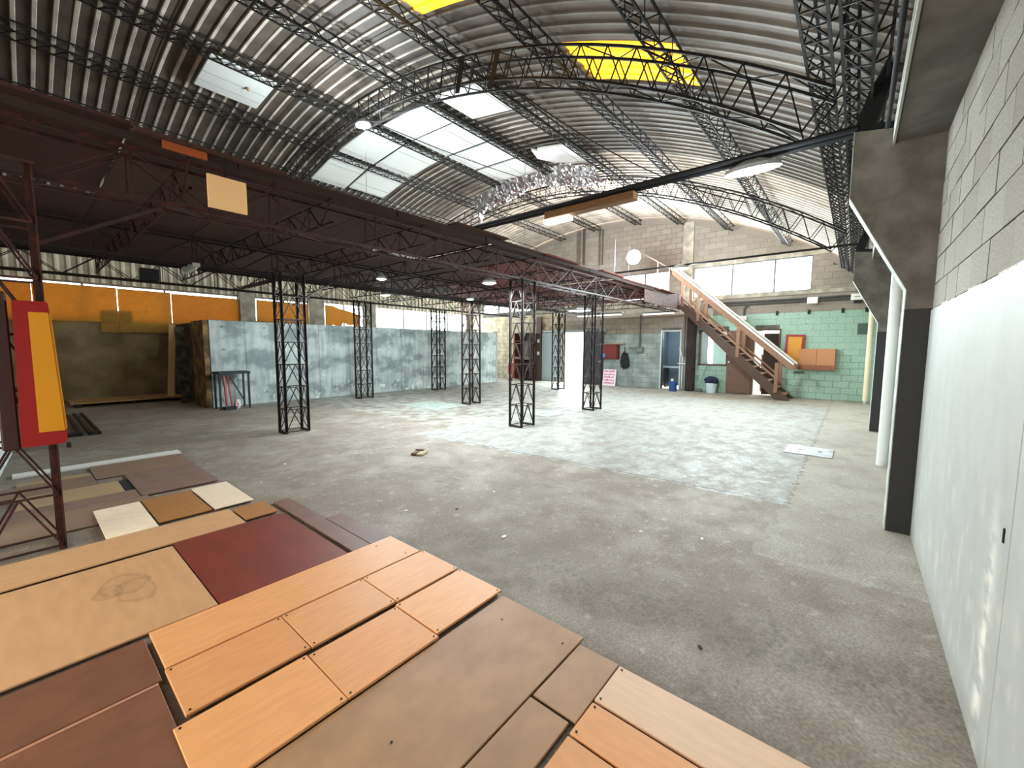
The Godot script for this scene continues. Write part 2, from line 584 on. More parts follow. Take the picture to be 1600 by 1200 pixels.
func plaster_material() -> StandardMaterial3D:
	# pale paint with vertical runs and bare, chalky patches
	var w := 512
	var h := 256
	var img := Image.create(w, h, false, Image.FORMAT_RGB8)
	var f := FastNoiseLite.new()
	f.seed = 5; f.frequency = 0.02; f.fractal_octaves = 5
	var g := FastNoiseLite.new()
	g.seed = 8; g.frequency = 0.05; g.fractal_octaves = 4
	for y in h:
		for x in w:
			# x: 0..16 m along the wall, y: from the top of the paint down to the floor
			var zz := 16.0 * x / w
			var run := f.get_noise_2d(x * 6.0, y * 0.7)
			var blot := g.get_noise_2d(x * 4.0, y * 1.2)
			var c := Vector3(0.65, 0.66, 0.645) * (1.0 + 0.04 * run + 0.02 * blot)
			var k := clampf((g.get_noise_2d(x * 5.0 + 300.0, y * 0.4) - 0.2) * 3.0, 0.0, 1.0) * clampf((y - 70.0) / 120.0, 0.0, 1.0)
			c = c.lerp(Vector3(0.80, 0.79, 0.76), k * 0.5)
			var near_patch := exp(-pow((zz - 2.36) / 0.06, 2.0)) * clampf((y - 110.0) / 60.0, 0.0, 1.0) * clampf(0.7 + blot * 2.0, 0.0, 1.0)
			c = c.lerp(Vector3(0.9, 0.88, 0.84), near_patch)
			c = c.lerp(Vector3(0.50, 0.50, 0.47), clampf((y - 235.0) / 21.0, 0.0, 1.0) * 0.5)
			img.set_pixel(x, y, Color(c.x, c.y, c.z))
	var m := StandardMaterial3D.new()
	m.resource_name = "painted_plaster"
	m.albedo_texture = ImageTexture.create_from_image(img)
	m.uv1_triplanar = true
	m.uv1_world_triplanar = true
	m.uv1_scale = Vector3(1.0 / 16.0, 1.0 / 1.93, 1.0 / 16.0)
	m.roughness = 0.62
	return m

func column(zc: float) -> void:
	var conc := mat("column_concrete", Color(0.49, 0.475, 0.45), 0.9, 0.0, "cloudy", Vector3.ONE * 0.7)
	var near := zc > -6.0
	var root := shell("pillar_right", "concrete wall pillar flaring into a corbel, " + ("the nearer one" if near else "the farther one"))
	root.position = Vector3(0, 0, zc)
	var b := MB.new()
	b.prism(PackedVector2Array([Vector2(RIGHT + 0.02, 0), Vector2(0.292, 0), Vector2(0.300, 2.10), Vector2(-0.12, 2.94), Vector2(-0.12, 3.50), Vector2(RIGHT + 0.02, 3.40)]), -0.2, 0.0)
	put("body", b.mesh(), conc, root)
	# dark paint up to shoulder height on the face, a paler colour on the edge towards the hall
	boxpart("dark_paint", Vector3(0.296, 0.0, -0.02), Vector3(RIGHT + 0.004, 1.94, 0.004), mat("black_paint", Color(0.125, 0.13, 0.135), 0.55, 0.0, "fine", Vector3.ONE), root).set_meta("label", "black painted lower face")
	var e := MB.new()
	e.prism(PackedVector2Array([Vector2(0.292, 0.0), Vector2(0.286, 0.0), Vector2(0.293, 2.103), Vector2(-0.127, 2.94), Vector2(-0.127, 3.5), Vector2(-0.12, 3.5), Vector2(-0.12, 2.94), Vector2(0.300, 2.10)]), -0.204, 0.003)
	put("pale_edge", e.mesh(), mat("pale_column_edge", Color(0.74, 0.77, 0.745), 0.7, 0.0, "cloudy", Vector3.ONE), root).set_meta("label", "pale edge")

# ------------------------------------------------------------------ far wall
func far_wall() -> void:
	var f := func(c: Vector3) -> Transform3D:
		return Transform3D(Basis(), Vector3(c.x, c.y, FAR + c.z))
	var top := func(x: float) -> float: return roof_at(x) + 0.02
	# window strips, two doorways
	var holes := [[-4.82, -1.21, 3.49, 4.58], [-7.65, -5.74, 3.55, 4.60], [-15.7, -12.45, 3.38, 3.95], [-10.62, -9.44, 0.0, 2.32], [-5.92, -5.22, 0.0, 2.26], [-2.72, -2.0, 0.0, 2.22], [-4.48, -3.54, 1.02, 2.26]]
	var root := structure(put("wall_far", slab_with_holes(f, -17.0, 0.7, 0.0, 4.7, holes, 0.2, 0.5, top), mats["mortar"]), "far gable wall of concrete blocks, green paint at its foot")
	var raw := [mat("gable_a", Color(0.59, 0.55, 0.50), 0.92, 0.0, "fine", Vector3.ONE * 1.2), mat("gable_b", Color(0.57, 0.53, 0.485), 0.92, 0.0, "fine", Vector3.ONE * 1.3), mat("gable_c", Color(0.61, 0.575, 0.525), 0.92, 0.0, "fine", Vector3.ONE * 1.1)]
	var green := [mat("green_a", Color(0.615, 0.735, 0.66), 0.7, 0.0, "fine", Vector3.ONE * 0.8), mat("green_b", Color(0.605, 0.73, 0.65), 0.7, 0.0, "fine", Vector3.ONE * 0.9)]
	var grey := mat("gable_grey", Color(0.60, 0.64, 0.62), 0.8, 0.0, "cloudy", Vector3.ONE * 0.35)
	var cream := mat("gable_cream", Color(0.72, 0.67, 0.57), 0.85, 0.0, "cloudy", Vector3.ONE * 0.6)
	var pick := func(x: float, y: float) -> Material:
		if y < 2.76 and x > -4.62: return green[rng.randi() % 2]
		if y < 2.3 and x > -9.4: return grey
		if y < 3.3 and x < -10.6: return cream
		return raw[rng.randi() % 3]
	block_field(root, f, -16.9, 0.62, 0.0, 6.95, holes, pick, func(x, y): return x > -5.0 and y > 1.6 and y < 5.7, 0.4, 0.2, func(x): return roof_at(x) - 0.02)
	# concrete frame of the gable: post, lintel, sills
	var conc := mat("frame_concrete", Color(0.67, 0.64, 0.58), 0.9, 0.0, "cloudy", Vector3.ONE * 0.6)
	boxpart("post", Vector3(-5.24, 2.9, FAR), Vector3(-4.86, 6.3, FAR + 0.06), conc, root, 0.01)
	boxpart("lintel", Vector3(-4.82, 4.58, FAR), Vector3(-0.1, 4.78, FAR + 0.05), conc, root, 0.01)
	boxpart("sill", Vector3(-4.86, 3.36, FAR), Vector3(-0.1, 3.49, FAR + 0.06), conc, root, 0.01)
	var gb := MB.new()
	for i in 60:
		var x0 := lerpf(0.5, -16.9, i / 60.0)
		var x1 := lerpf(0.5, -16.9, (i + 1) / 60.0)
		var p := [Vector2(x0, roof_at(x0) - 0.24), Vector2(x0, roof_at(x0) + 0.06), Vector2(x1, roof_at(x1) + 0.06), Vector2(x1, roof_at(x1) - 0.24)]
		gb.prism(PackedVector2Array(p), FAR, FAR + 0.03)
	put("gable_rim", gb.mesh(), raw[1], root)
	# windows
	window(Vector3(-4.82, 3.49, FAR), Vector3(-1.21, 4.58, FAR), [-3.52, -2.24], "frosted window strip in the far gable, right of the concrete post", Vector3(0, 0, 1))
	window(Vector3(-7.65, 3.55, FAR), Vector3(-5.74, 4.60, FAR), [-6.7], "frosted window in the far gable above the end of the mezzanine", Vector3(0, 0, 1))
	window(Vector3(-15.7, 3.38, FAR), Vector3(-12.45, 3.95, FAR), [-14.6, -13.5], "low frosted window strip high up in the far corner", Vector3(0, 0, 1))
	# the open doorways
	var frame := mat("steel_frame", Color(0.55, 0.58, 0.58), 0.5, 0.3)
	var d := shell("door_1", "wide doorway standing open to bright daylight in the far wall")
	door_frame(d, -10.62, -9.44, 2.32, frame)
	boxpart("leaf", Vector3(-11.68, 0.02, FAR + 0.06), Vector3(-10.66, 2.3, FAR + 0.11), mat("grey_door", Color(0.56, 0.61, 0.62), 0.5), d, 0.006).set_meta("label", "pale grey sliding leaf")
	boxpart("leaf", Vector3(-9.42, 0.02, FAR + 0.06), Vector3(-8.42, 2.3, FAR + 0.11), mat("slate_door", Color(0.215, 0.225, 0.25), 0.5), d, 0.006).set_meta("label", "dark slate leaf")
	boxpart("handle", Vector3(-8.62, 1.0, FAR + 0.11), Vector3(-8.5, 1.03, FAR + 0.15), mat("bright_steel", Color(0.75, 0.75, 0.74), 0.35, 0.8), d)
	boxpart("rail", Vector3(-11.8, 2.34, FAR + 0.03), Vector3(-8.3, 2.42, FAR + 0.1), mats["steel_frame"], d)
	var d2 := shell("door_2", "doorway into a blue-grey room in the far wall")
	door_frame(d2, -5.92, -5.22, 2.26, mat("pale_frame", Color(0.72, 0.75, 0.74), 0.6))
	var d3 := shell("door_3", "doorway with two brown doors beside the stair")
	door_frame(d3, -2.72, -2.0, 2.22, mat("brown_frame", Color(0.30, 0.20, 0.14), 0.6))
	boxpart("leaf", Vector3(-3.54, 0.03, FAR + 0.05), Vector3(-2.75, 2.24, FAR + 0.1), mat("brown_door", Color(0.43, 0.30, 0.23), 0.6, 0.0, "grain", Vector3(4, 0.6, 4)), d3, 0.005).set_meta("label", "brown leaf slid aside")
	boxpart("knob", Vector3(-3.49, 1.1, FAR + 0.1), Vector3(-3.43, 1.16, FAR + 0.15), mats["bright_steel"], d3, 0.01)
	var leaf := boxpart("leaf", Vector3(-0.02, 0.02, -0.45), Vector3(0.02, 2.12, 0.0), mat("dim_door", Color(0.23, 0.17, 0.125), 0.6), d3, 0.005)
	leaf.transform = Transform3D(Basis(Vector3.UP, -1.15), Vector3(-2.04 - 0.2, 1.08, FAR - 0.14))
	# rooms behind the doorways
	var blue := mat("blue_room", Color(0.36, 0.41, 0.45), 0.8)
	var rm := shell("wall_room", "plain walls of the small rooms behind the far wall")
	boxpart("back", Vector3(-6.4, 0, FAR - 1.9), Vector3(-4.7, 2.6, FAR - 1.8), blue, rm)
	boxpart("side", Vector3(-6.4, 0, FAR - 1.8), Vector3(-6.3, 2.6, FAR - 0.2), blue, rm)
	boxpart("side", Vector3(-4.8, 0, FAR - 1.8), Vector3(-4.7, 2.6, FAR - 0.2), blue, rm)
	boxpart("top", Vector3(-6.4, 2.5, FAR - 1.9), Vector3(-4.7, 2.6, FAR - 0.2), blue, rm)
	var wm := mat("office_wall", Color(0.64, 0.78, 0.77), 0.8)
	boxpart("back", Vector3(-4.65, 0, FAR - 2.6), Vector3(-2.9, 2.6, FAR - 2.5), wm, rm)
	boxpart("side", Vector3(-2.95, 0, FAR - 2.5), Vector3(-2.85, 2.6, FAR - 0.2), wm, rm)
	boxpart("brick_return", Vector3(-2.7, 0, FAR - 1.5), Vector3(-2.3, 1.4, FAR - 1.4), mat("red_wall", Color(0.48, 0.27, 0.22), 0.8), rm)
	# the office window in the green wall
	var ow := shell("window_4", "brown framed office window in the green wall")
	var fm: Material = mats["brown_frame"]
	boxpart("frame", Vector3(-4.52, 2.22, FAR - 0.05), Vector3(-3.52, 2.28, FAR + 0.05), fm, ow)
	boxpart("frame", Vector3(-4.52, 0.98, FAR - 0.05), Vector3(-3.52, 1.04, FAR + 0.05), fm, ow)
	boxpart("frame", Vector3(-4.53, 0.98, FAR - 0.05), Vector3(-4.46, 2.28, FAR + 0.05), fm, ow)
	boxpart("frame", Vector3(-3.58, 0.98, FAR - 0.05), Vector3(-3.52, 2.28, FAR + 0.05), fm, ow)
	boxpart("pane", Vector3(-4.46, 1.04, FAR - 0.03), Vector3(-3.58, 2.22, FAR - 0.024), glass(), ow)

func glass() -> StandardMaterial3D:
	if mats.has("glass"): return mats["glass"]
	var m := mat("glass", Color(0.85, 0.95, 0.95, 0.12), 0.03)
	m.transparency = BaseMaterial3D.TRANSPARENCY_ALPHA
	return m

func door_frame(parent: Node, x0: float, x1: float, h: float, m: Material) -> void:
	boxpart("frame", Vector3(x0 - 0.05, 0.0, FAR - 0.08), Vector3(x0, h + 0.05, FAR + 0.04), m, parent, 0.004)
	boxpart("frame", Vector3(x1, 0.0, FAR - 0.08), Vector3(x1 + 0.05, h + 0.05, FAR + 0.04), m, parent, 0.004)
	boxpart("frame", Vector3(x0, h, FAR - 0.08), Vector3(x1, h + 0.05, FAR + 0.04), m, parent, 0.004)

var window_count := 0
func window(lo: Vector3, hi: Vector3, mullions: Array, label: String, facing: Vector3) -> void:
	window_count += 1
	var o := shell("window_%d" % window_count, label)
	var steel := mat("window_steel", Color(0.40, 0.41, 0.41), 0.5, 0.3)
	var lit := glow("lit_window_glass", Color(0.96, 0.99, 1.0), 5.5)
	var along := Vector3(0, 0, 1) if facing.x != 0 else Vector3(1, 0, 0)
	var a0 := lo.dot(along)
	var a1 := hi.dot(along)
	var base := lo - along * a0
	base.y = 0
	var cuts := [a0]
	cuts.append_array(mullions)
	cuts.append(a1)
	cuts.sort()
	var part := func(p: float, q: float, y0: float, y1: float, d0: float, d1: float, m: Material, called: String) -> void:
		var u := base + along * p + facing * d0 + Vector3.UP * y0
		var w := base + along * q + facing * d1 + Vector3.UP * y1
		boxpart(called, u.min(w), u.max(w), m, o, 0.0)
	for i in cuts.size() - 1:
		part.call(cuts[i] + 0.02, cuts[i + 1] - 0.02, lo.y + 0.02, hi.y - 0.02, -0.08, -0.07, lit, "pane")
		if i > 0: part.call(cuts[i] - 0.025, cuts[i] + 0.025, lo.y, hi.y, -0.09, -0.02, steel, "mullion")
	part.call(a0, a1, lo.y, lo.y + 0.03, -0.1, 0.0, steel, "frame")
	part.call(a0, a1, hi.y - 0.03, hi.y, -0.1, 0.0, steel, "frame")
	part.call(a0, a0 + 0.03, lo.y, hi.y, -0.1, 0.0, steel, "frame")
	part.call(a1 - 0.03, a1, lo.y, hi.y, -0.1, 0.0, steel, "frame")

# ------------------------------------------------------------------ left side, rear
func left_side() -> void:
	var f := func(c: Vector3) -> Transform3D:   # along = -z, out = +x
		return Transform3D(Basis(Vector3(0, 0, 1), Vector3.UP, Vector3(1, 0, 0)), Vector3(LEFT + c.z, c.y, c.x))
	var old := mat("old_concrete", Color(0.50, 0.43, 0.31), 0.9, 0.0, "cloudy", Vector3.ONE * 0.3)
	var holes := [[-16.2, -10.45, 2.35, 3.40], [-9.9, -8.1, 2.35, 3.40], [-7.5, -5.6, 2.5, 3.36], [-5.1, 0.6, 2.3, 3.36]]
	var root := structure(put("wall_left", slab_with_holes(f, -16.6, 3.0, 0.0, 4.6, holes, 0.2), old), "left-hand wall with a band of high windows")
	# corrugated cladding above the windows
	var clad := MB.new()
	clad.colored = true
	var z := -16.3
	while z < 2.0:
		for k in [[0.0, 0.0, 0.05, 0.03], [0.05, 0.03, 0.09, 0.03], [0.09, 0.03, 0.13, 0.0], [0.13, 0.0, 0.22, 0.0]]:
			clad.tint = Color(0.56, 0.49, 0.36) if k[3] == 0.0 else Color(0.86, 0.78, 0.60)  # light from the bright window gap is put into these raised tints
			clad._face(Vector3(LEFT + 0.01 + k[1], 3.38, z + k[0]), Vector3(LEFT + 0.01 + k[1], 4.5, z + k[0]), Vector3(LEFT + 0.01 + k[3], 4.5, z + k[2]), Vector3(LEFT + 0.01 + k[3], 3.38, z + k[2]), Vector3.RIGHT)
		z += 0.22
	put("cladding", clad.mesh(), sheet_material("cladding_sheet", 0.9), root)
	# concrete posts between the bays
	var conc: Material = mats["frame_concrete"]
	for q in [[-5.6, -5.1], [-8.1, -7.5], [-10.45, -9.9]]:
		boxpart("post", Vector3(LEFT, 0, q[0]), Vector3(LEFT + 0.12, 3.7, q[1]), conc, root, 0.02)
	window(Vector3(LEFT, 2.35, -16.2), Vector3(LEFT, 3.40, -10.45), [-14.8, -13.4, -12.0], "long frosted window band of the left wall, beyond the board-covered bays", Vector3(1, 0, 0))
	window(Vector3(LEFT, 2.35, -9.9), Vector3(LEFT, 3.40, -8.1), [-9.0], "frosted window bay half hidden by torn orange board", Vector3(1, 0, 0))
	window(Vector3(LEFT, 2.5, -7.5), Vector3(LEFT, 3.36, -5.6), [-6.6], "window bay closed by one sheet of orange board", Vector3(1, 0, 0))
	window(Vector3(LEFT, 2.3, -5.1), Vector3(LEFT, 3.36, 0.6), [-3.1, -1.3], "long window bay covered with sheets of orange board", Vector3(1, 0, 0))

	# the low partition along the left of the hall
	var img := partition_image()
	var pm := StandardMaterial3D.new()
	pm.resource_name = "stained_partition_concrete"
	pm.albedo_texture = img
	pm.uv1_triplanar = true
	pm.uv1_world_triplanar = true
	pm.uv1_scale = Vector3(1.0 / 12.0, 1.0 / 2.4, 1.0 / 12.0)
	pm.roughness = 0.75
	var p := structure(boxpart("wall_partition", Vector3(-12.98, 0, -14.2), Vector3(-12.8, 2.28, -3.2), pm, self, 0.01), "low concrete partition wall with blue-grey stains")
	var rusty := mat("ochre_stain", Color(0.55, 0.43, 0.25), 0.85, 0.0, "stained", Vector3.ONE * 0.6)
	var q1 := boxpart("end_face", Vector3(-13.9, 0, -3.2), Vector3(-12.83, 2.27, -3.08), rusty, p)
	q1.position -= p.position
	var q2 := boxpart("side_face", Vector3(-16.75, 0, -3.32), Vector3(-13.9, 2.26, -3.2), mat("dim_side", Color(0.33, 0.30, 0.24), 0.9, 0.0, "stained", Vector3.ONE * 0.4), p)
	q2.position -= p.position
	var q3 := boxpart("return_face", Vector3(-12.98, 0, -14.3), Vector3(-12.8, 2.34, -14.2), mat("partition_edge", Color(0.55, 0.56, 0.54), 0.8), p)
	q3.position -= p.position

	# rear: white boarded wall at the left, block wall behind the camera, its open gate added to light the foreground
	var white := mat("white_wall", Color(0.80, 0.83, 0.81), 0.7, 0.0, "cloudy", Vector3.ONE * 0.5)
	var rb := MB.new()
	rb.prism(PackedVector2Array([Vector2(-9.6, 0), Vector2(-5.4, 0), Vector2(-5.4, 2.35), Vector2(-9.6, 2.35)]), 0.0, 0.1)
	var rw := structure(put("wall_white", rb.mesh(), white), "white boarded wall at the rear left")
	rw.transform = Transform3D(Basis(Vector3.UP, -0.055), Vector3(0.0, 0, 0.66))
	var gf := func(c: Vector3) -> Transform3D:
		return Transform3D(Basis(Vector3(-1, 0, 0), Vector3.UP, Vector3(0, 0, -1)), Vector3(-c.x, c.y, 3.0 - c.z))
	structure(put("wall_rear", slab_with_holes(gf, -0.7, 17.0, 0.0, 4.6, [[0.6, 5.2, 0.0, 3.3]], 0.2, 0.5, func(x): return roof_at(-x)), mats["mortar"]), "unseen rear wall with an added gate opening for foreground light")

func partition_image() -> ImageTexture:
	var w := 768
	var h := 192
	var f := FastNoiseLite.new()
	f.seed = 91; f.frequency = 0.012; f.fractal_octaves = 5
	var g := FastNoiseLite.new()
	g.seed = 95; g.frequency = 0.03; g.fractal_octaves = 4
	var img := Image.create(w, h, false, Image.FORMAT_RGB8)
	for y in h:
		for x in w:
			var a := f.get_noise_2d(x, y * 1.6)
			var b := g.get_noise_2d(x * 1.5, y)
			var run := g.get_noise_2d(x * 3.0 + 500.0, y * 0.35)
			var c := Vector3(0.52, 0.56, 0.555).lerp(Vector3(0.70, 0.73, 0.71), clampf(0.42 + a * 0.8 + run * 0.6, 0.0, 1.0))
			c = c.lerp(Vector3(0.31, 0.345, 0.345), clampf(-a * 1.3 - 0.05 + b * 0.6, 0.0, 0.3))
			var low := clampf((y - 90.0) / 80.0, 0.0, 1.0)
			c = c.lerp(Vector3(0.80, 0.83, 0.81), clampf((b - 0.3) * 4.0, 0.0, 1.0) * low * 0.9)
			if x % 64 < 2: c *= 0.86
			if (x % 64 > 28 and x % 64 < 34) and y % 48 > 20 and y % 48 < 24 and run > 0.0: c *= 0.7
			img.set_pixel(x, y, Color(c.x, c.y, c.z))
	return ImageTexture.create_from_image(img)

# ------------------------------------------------------------------ roof
const PURLINS := [-0.25, -1.85, -3.6, -5.3, -7.0, -8.9, -10.6, -12.2, -13.8, -15.3]

func sheet_material(key: String, k: float) -> StandardMaterial3D:
	if mats.has(key): return mats[key]
	var m := mat(key, Color(k, k, k), 0.75, 0.0, "cloudy", Vector3(0.45, 0.45, 0.45))
	m.vertex_color_use_as_albedo = true
	return m

func roof() -> void:
	var root := shell("ceiling", "barrel roof of grimy corrugated sheets")
	var bands := [1.2]
	bands.append_array(PURLINS)
	bands.append(-17.3)
	var sheet := sheet_material("roof_sheet", 1.0)
	var sheet2 := sheet_material("roof_sheet_dark", 0.86)
	var sheet3 := sheet_material("roof_sheet_pale", 1.15)
	var yellow := StandardMaterial3D.new()
	yellow.resource_name = "yellow_fibreglass"
	yellow.albedo_color = Color(1.0, 0.76, 0.2)
	yellow.albedo_texture = noise_tex("yellow_blotch", 41, 0.03, 4, 0.85, 1.0, 256, false, 0.2)
	yellow.uv1_triplanar = true
	yellow.uv1_world_triplanar = true
	yellow.roughness = 0.5
	yellow.backlight_enabled = true
	yellow.backlight = Color(1.0, 1.0, 0.9)
	for j in bands.size() - 1:
		var xa: float = bands[j]
		var xb: float = bands[j + 1]
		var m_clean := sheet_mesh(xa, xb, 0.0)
		var m_lit_pale := sheet_mesh(xa, xb, -1.0)
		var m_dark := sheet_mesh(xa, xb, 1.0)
		for i in 19:
			var z := 2.37 - 1.1 * (i + 1)          # far edge of this sheet's width
			if z < -16.6: continue
			var o: MeshInstance3D
			if (j == 3 and i == 5) or (j == 2 and i == 7):
				o = put("skylight_sheet", m_clean, yellow, root)
				o.set_meta("label", "translucent yellow roof sheet")
			else:
				var lit := xb > -5.5  # lighter copy on the lit right half, darker one on the left
				o = put("roof_sheet", m_lit_pale if z < -10.6 else (m_clean if lit else m_dark), [sheet, sheet2, sheet, sheet3][rng.randi() % 4], root)
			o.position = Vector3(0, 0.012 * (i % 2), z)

# one sheet: 1.1 m along z (five ribs), from purlin to purlin along the arc
func sheet_mesh(xa: float, xb: float, grime_and_light: float) -> ArrayMesh:
	var b := MB.new()
	b.colored = true
	var prof := []      # z, drop, crest
	for k in 5:
		var z := 0.22 * k
		prof.append_array([[z, 0.0, 0], [z + 0.158, 0.004, 0], [z + 0.168, 0.024, 1], [z + 0.210, 0.024, 1], [z + 0.22, 0.0, 0]])
	prof.append([1.16, 0.0, 0])
	var t0 := atan2(roof_at(xa) - ARC.y, xa - ARC.x) - 0.004
	var t1 := atan2(roof_at(xb) - ARC.y, xb - ARC.x) + 0.004
	var n := 5
	for i in n:
		var a := lerpf(t0, t1, float(i) / n)
		var d := lerpf(t0, t1, float(i + 1) / n)
		var ua := Vector3(cos(a), sin(a), 0)
		var ud := Vector3(cos(d), sin(d), 0)
		var o := Vector3(ARC.x, ARC.y, 0)
		for k in prof.size() - 1:
			var p: Array = prof[k]
			var q: Array = prof[k + 1]
			var flat: bool = p[2] == 0 and q[2] == 0
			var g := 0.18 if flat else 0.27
			if grime_and_light < -0.5: g = 0.5 if flat else 0.58  # far sheets paler: cleaner, with lamp and window light painted in
			if grime_and_light > 0.5: g = 0.135 if flat else 0.85  # grimy dark pans; crest brightness includes light caught by the ribs, painted in
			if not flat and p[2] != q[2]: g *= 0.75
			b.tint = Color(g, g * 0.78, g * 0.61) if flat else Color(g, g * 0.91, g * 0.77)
			b._face(o + ua * (ROOF + 0.035 - p[1]) + Vector3(0, 0, p[0]), o + ud * (ROOF + 0.035 - p[1]) + Vector3(0, 0, p[0]), o + ud * (ROOF + 0.035 - q[1]) + Vector3(0, 0, q[0]), o + ua * (ROOF + 0.035 - q[1]) + Vector3(0, 0, q[0]), -ua)
	return b.mesh()

# ------------------------------------------------------------------ trusses and purlins
func trusses() -> void:
	var iron := mat("dark_iron", Color(0.17, 0.155, 0.15), 0.7, 0.3, "rusty", Vector3.ONE * 2.0)
	var where := ["nearer arched roof truss, in front of the white ceiling panels", "farther arched roof truss, beyond the silver foil"]
	for k in 2:
		var z: float = [-4.92, -10.7][k]
		var t := thing("arch_truss", "dark steel lattice, " + where[k], "truss", Vector3(0, 0, 0), "")
		var chords := []
		for r in [14.22, 13.84]:
			for s in [-0.15, 0.15]:
				var b := MB.new()
				var n := 48
				for i in n:
					b.rod(truss_pt(i, n, r) + Vector3(0, 0, z + s), truss_pt(i + 1, n, r) + Vector3(0, 0, z + s), 0.019, 4)
				put("chord", b.mesh(), iron, t)
		var n2 := 44
		var web := MB.new()
		var lace := MB.new()
		for i in n2:
			for s in [-0.15, 0.15]:
				var off := Vector3(0, 0, z + s)
				web.rod(truss_pt(i, n2, 13.84) + off, truss_pt(i, n2, 14.22) + off, 0.010, 4)
				web.rod(truss_pt(i, n2, 13.84) + off, truss_pt(i + 1, n2, 14.22) + off, 0.009, 4)
			for r in [13.84, 14.22]:
				var s2 := 0.15 if i % 2 else -0.15
				lace.rod(truss_pt(i, n2, r) + Vector3(0, 0, z + s2), truss_pt(i + 1, n2, r) + Vector3(0, 0, z - s2), 0.008, 4)
		put("web", web.mesh(), iron, t).set_meta("kind", "stuff")
		put("lacing", lace.mesh(), iron, t).set_meta("kind", "stuff")
		# bearing shoe on the corbel and tie rod across the hall
		var sh := MB.new()
		sh.prism(PackedVector2Array([Vector2(-0.12, 3.505), Vector2(0.14, 3.485), Vector2(0.14, 3.52), Vector2(0.02, 3.54), Vector2(0.13, 3.98), Vector2(0.06, 4.02), Vector2(-0.03, 3.86), Vector2(-0.11, 3.60)]), z - 0.13, z + 0.06)
		put("bearing_shoe", sh.mesh(), mat("black_iron", Color(0.06, 0.07, 0.09), 0.6, 0.3), t)
		var tie := thing("tie_rod", "pair of dark steel tie rods across the hall at the " + ["nearer" if k == 0 else "farther"][0] + " corbel", "tie rod", Vector3.ZERO)
		for s in ([-0.05, 0.07] if k == 0 else [0.0]):
			var rb := MB.new()
			rb.rod(Vector3(-0.1, 3.53 + 0.13 * k, z + s), Vector3(-16.6, 3.53 + 0.13 * k, z + s), 0.03 if k == 0 else 0.022, 6)
			put("rod", rb.mesh(), mats["black_iron"], tie)
		# hanger straps where the arch is bolted
		for x in ([-4.9, -4.15] if k == 0 else []):
			var h := MB.new()
			h.beam(on_arc(x, 14.2, z + 0.18), on_arc(x, 13.7, z + 0.18), 0.09, 0.015, Vector3.BACK)
			put("strap", h.mesh(), mats["black_iron"], t)
	# purlins, lattice girders along the hall under the sheets
	var names := ["first", "second", "third", "fourth", "fifth", "sixth", "seventh", "eighth", "ninth", "tenth"]
	var grey_iron := mat("grey_iron", Color(0.15, 0.14, 0.135), 0.7, 0.3, "rusty", Vector3.ONE * 2.0)
	for i in PURLINS.size():
		purlin(PURLINS[i], "slim lattice purlin under the roof, " + names[i] + " from the right wall", grey_iron)
	purlin(0.02, "slim lattice purlin at the eaves right beside the concrete gutter", grey_iron)

func truss_pt(i: int, n: int, r: float) -> Vector3:
	var x := lerpf(-0.12, -16.72, float(i) / n)
	var t := Vector2(x - ARC.x, roof_at(x) - ARC.y).normalized()
	return Vector3(ARC.x + t.x * r, ARC.y + t.y * r, 0)

func purlin(x: float, label: String, m: Material) -> void:
	var t := thing("purlin", label, "purlin", Vector3.ZERO, "lattice purlins under the roof")
	var up := (on_arc(x, ROOF, 0) - Vector3(ARC.x, ARC.y, 0)).normalized()
	var side := Vector3(up.y, -up.x, 0)
	var c := Vector3(ARC.x, ARC.y, 0)
	var a := [c + up * 14.26 + side * 0.12, c + up * 14.26 - side * 0.12, c + up * 14.42 + side * 0.12, c + up * 14.42 - side * 0.12]
	var z0 := 2.9
	var z1 := -16.35
	for p in a:
		bar("chord", p + Vector3(0, 0, z0), p + Vector3(0, 0, z1), 0.015, m, t)
	var b := MB.new()
	var n := 96
	for i in n:
		var za := lerpf(z0, z1, float(i) / n)
		var zb := lerpf(z0, z1, float(i + 1) / n)
		for pr in [[0, 1], [1, 0], [0, 2], [1, 3]]:
			var p: Vector3 = a[pr[i % 2]]
			var q: Vector3 = a[pr[1 - i % 2]]
			b.rod(p + Vector3(0, 0, za), q + Vector3(0, 0, zb), 0.0085, 4)
	put("lacing", b.mesh(), m, t).set_meta("kind", "stuff")

# ------------------------------------------------------------------ mezzanine
func girder(parent: Node, p: Vector3, q: Vector3, depth: float, width: float, panels: int, m: Material, r := 0.02) -> void:
	var d := (q - p).normalized()
	var s := d.cross(Vector3.UP).normalized() * width / 2
	var g := Node3D.new()
	g.name = "girder"
	parent.add_child(g, true)
	for u in [0.0, depth]:
		for k in ([-1, 1] if width > 0.0 else [0]):
			bar("chord", p + Vector3.UP * u + s * k, q + Vector3.UP * u + s * k, r, m, g)
	var b := MB.new()
	for i in panels:
		var a := p.lerp(q, float(i) / panels)
		var c := p.lerp(q, (i + 0.5) / panels)
		var e := p.lerp(q, float(i + 1) / panels)
		for k in ([-1, 1] if width > 0.0 else [0]):
			b.rod(a + Vector3.UP * depth + s * k, c + s * k, 0.010, 4)
			b.rod(c + s * k, e + Vector3.UP * depth + s * k, 0.010, 4)
			b.rod(a + Vector3.UP * depth + s * k, a + s * k, 0.009, 4)
		if width > 0.0:
			b.rod(a + s, c - s, 0.008, 4)
			b.rod(c - s, e + s, 0.008, 4)
	put("lacing", b.mesh(), m, g).set_meta("kind", "stuff")

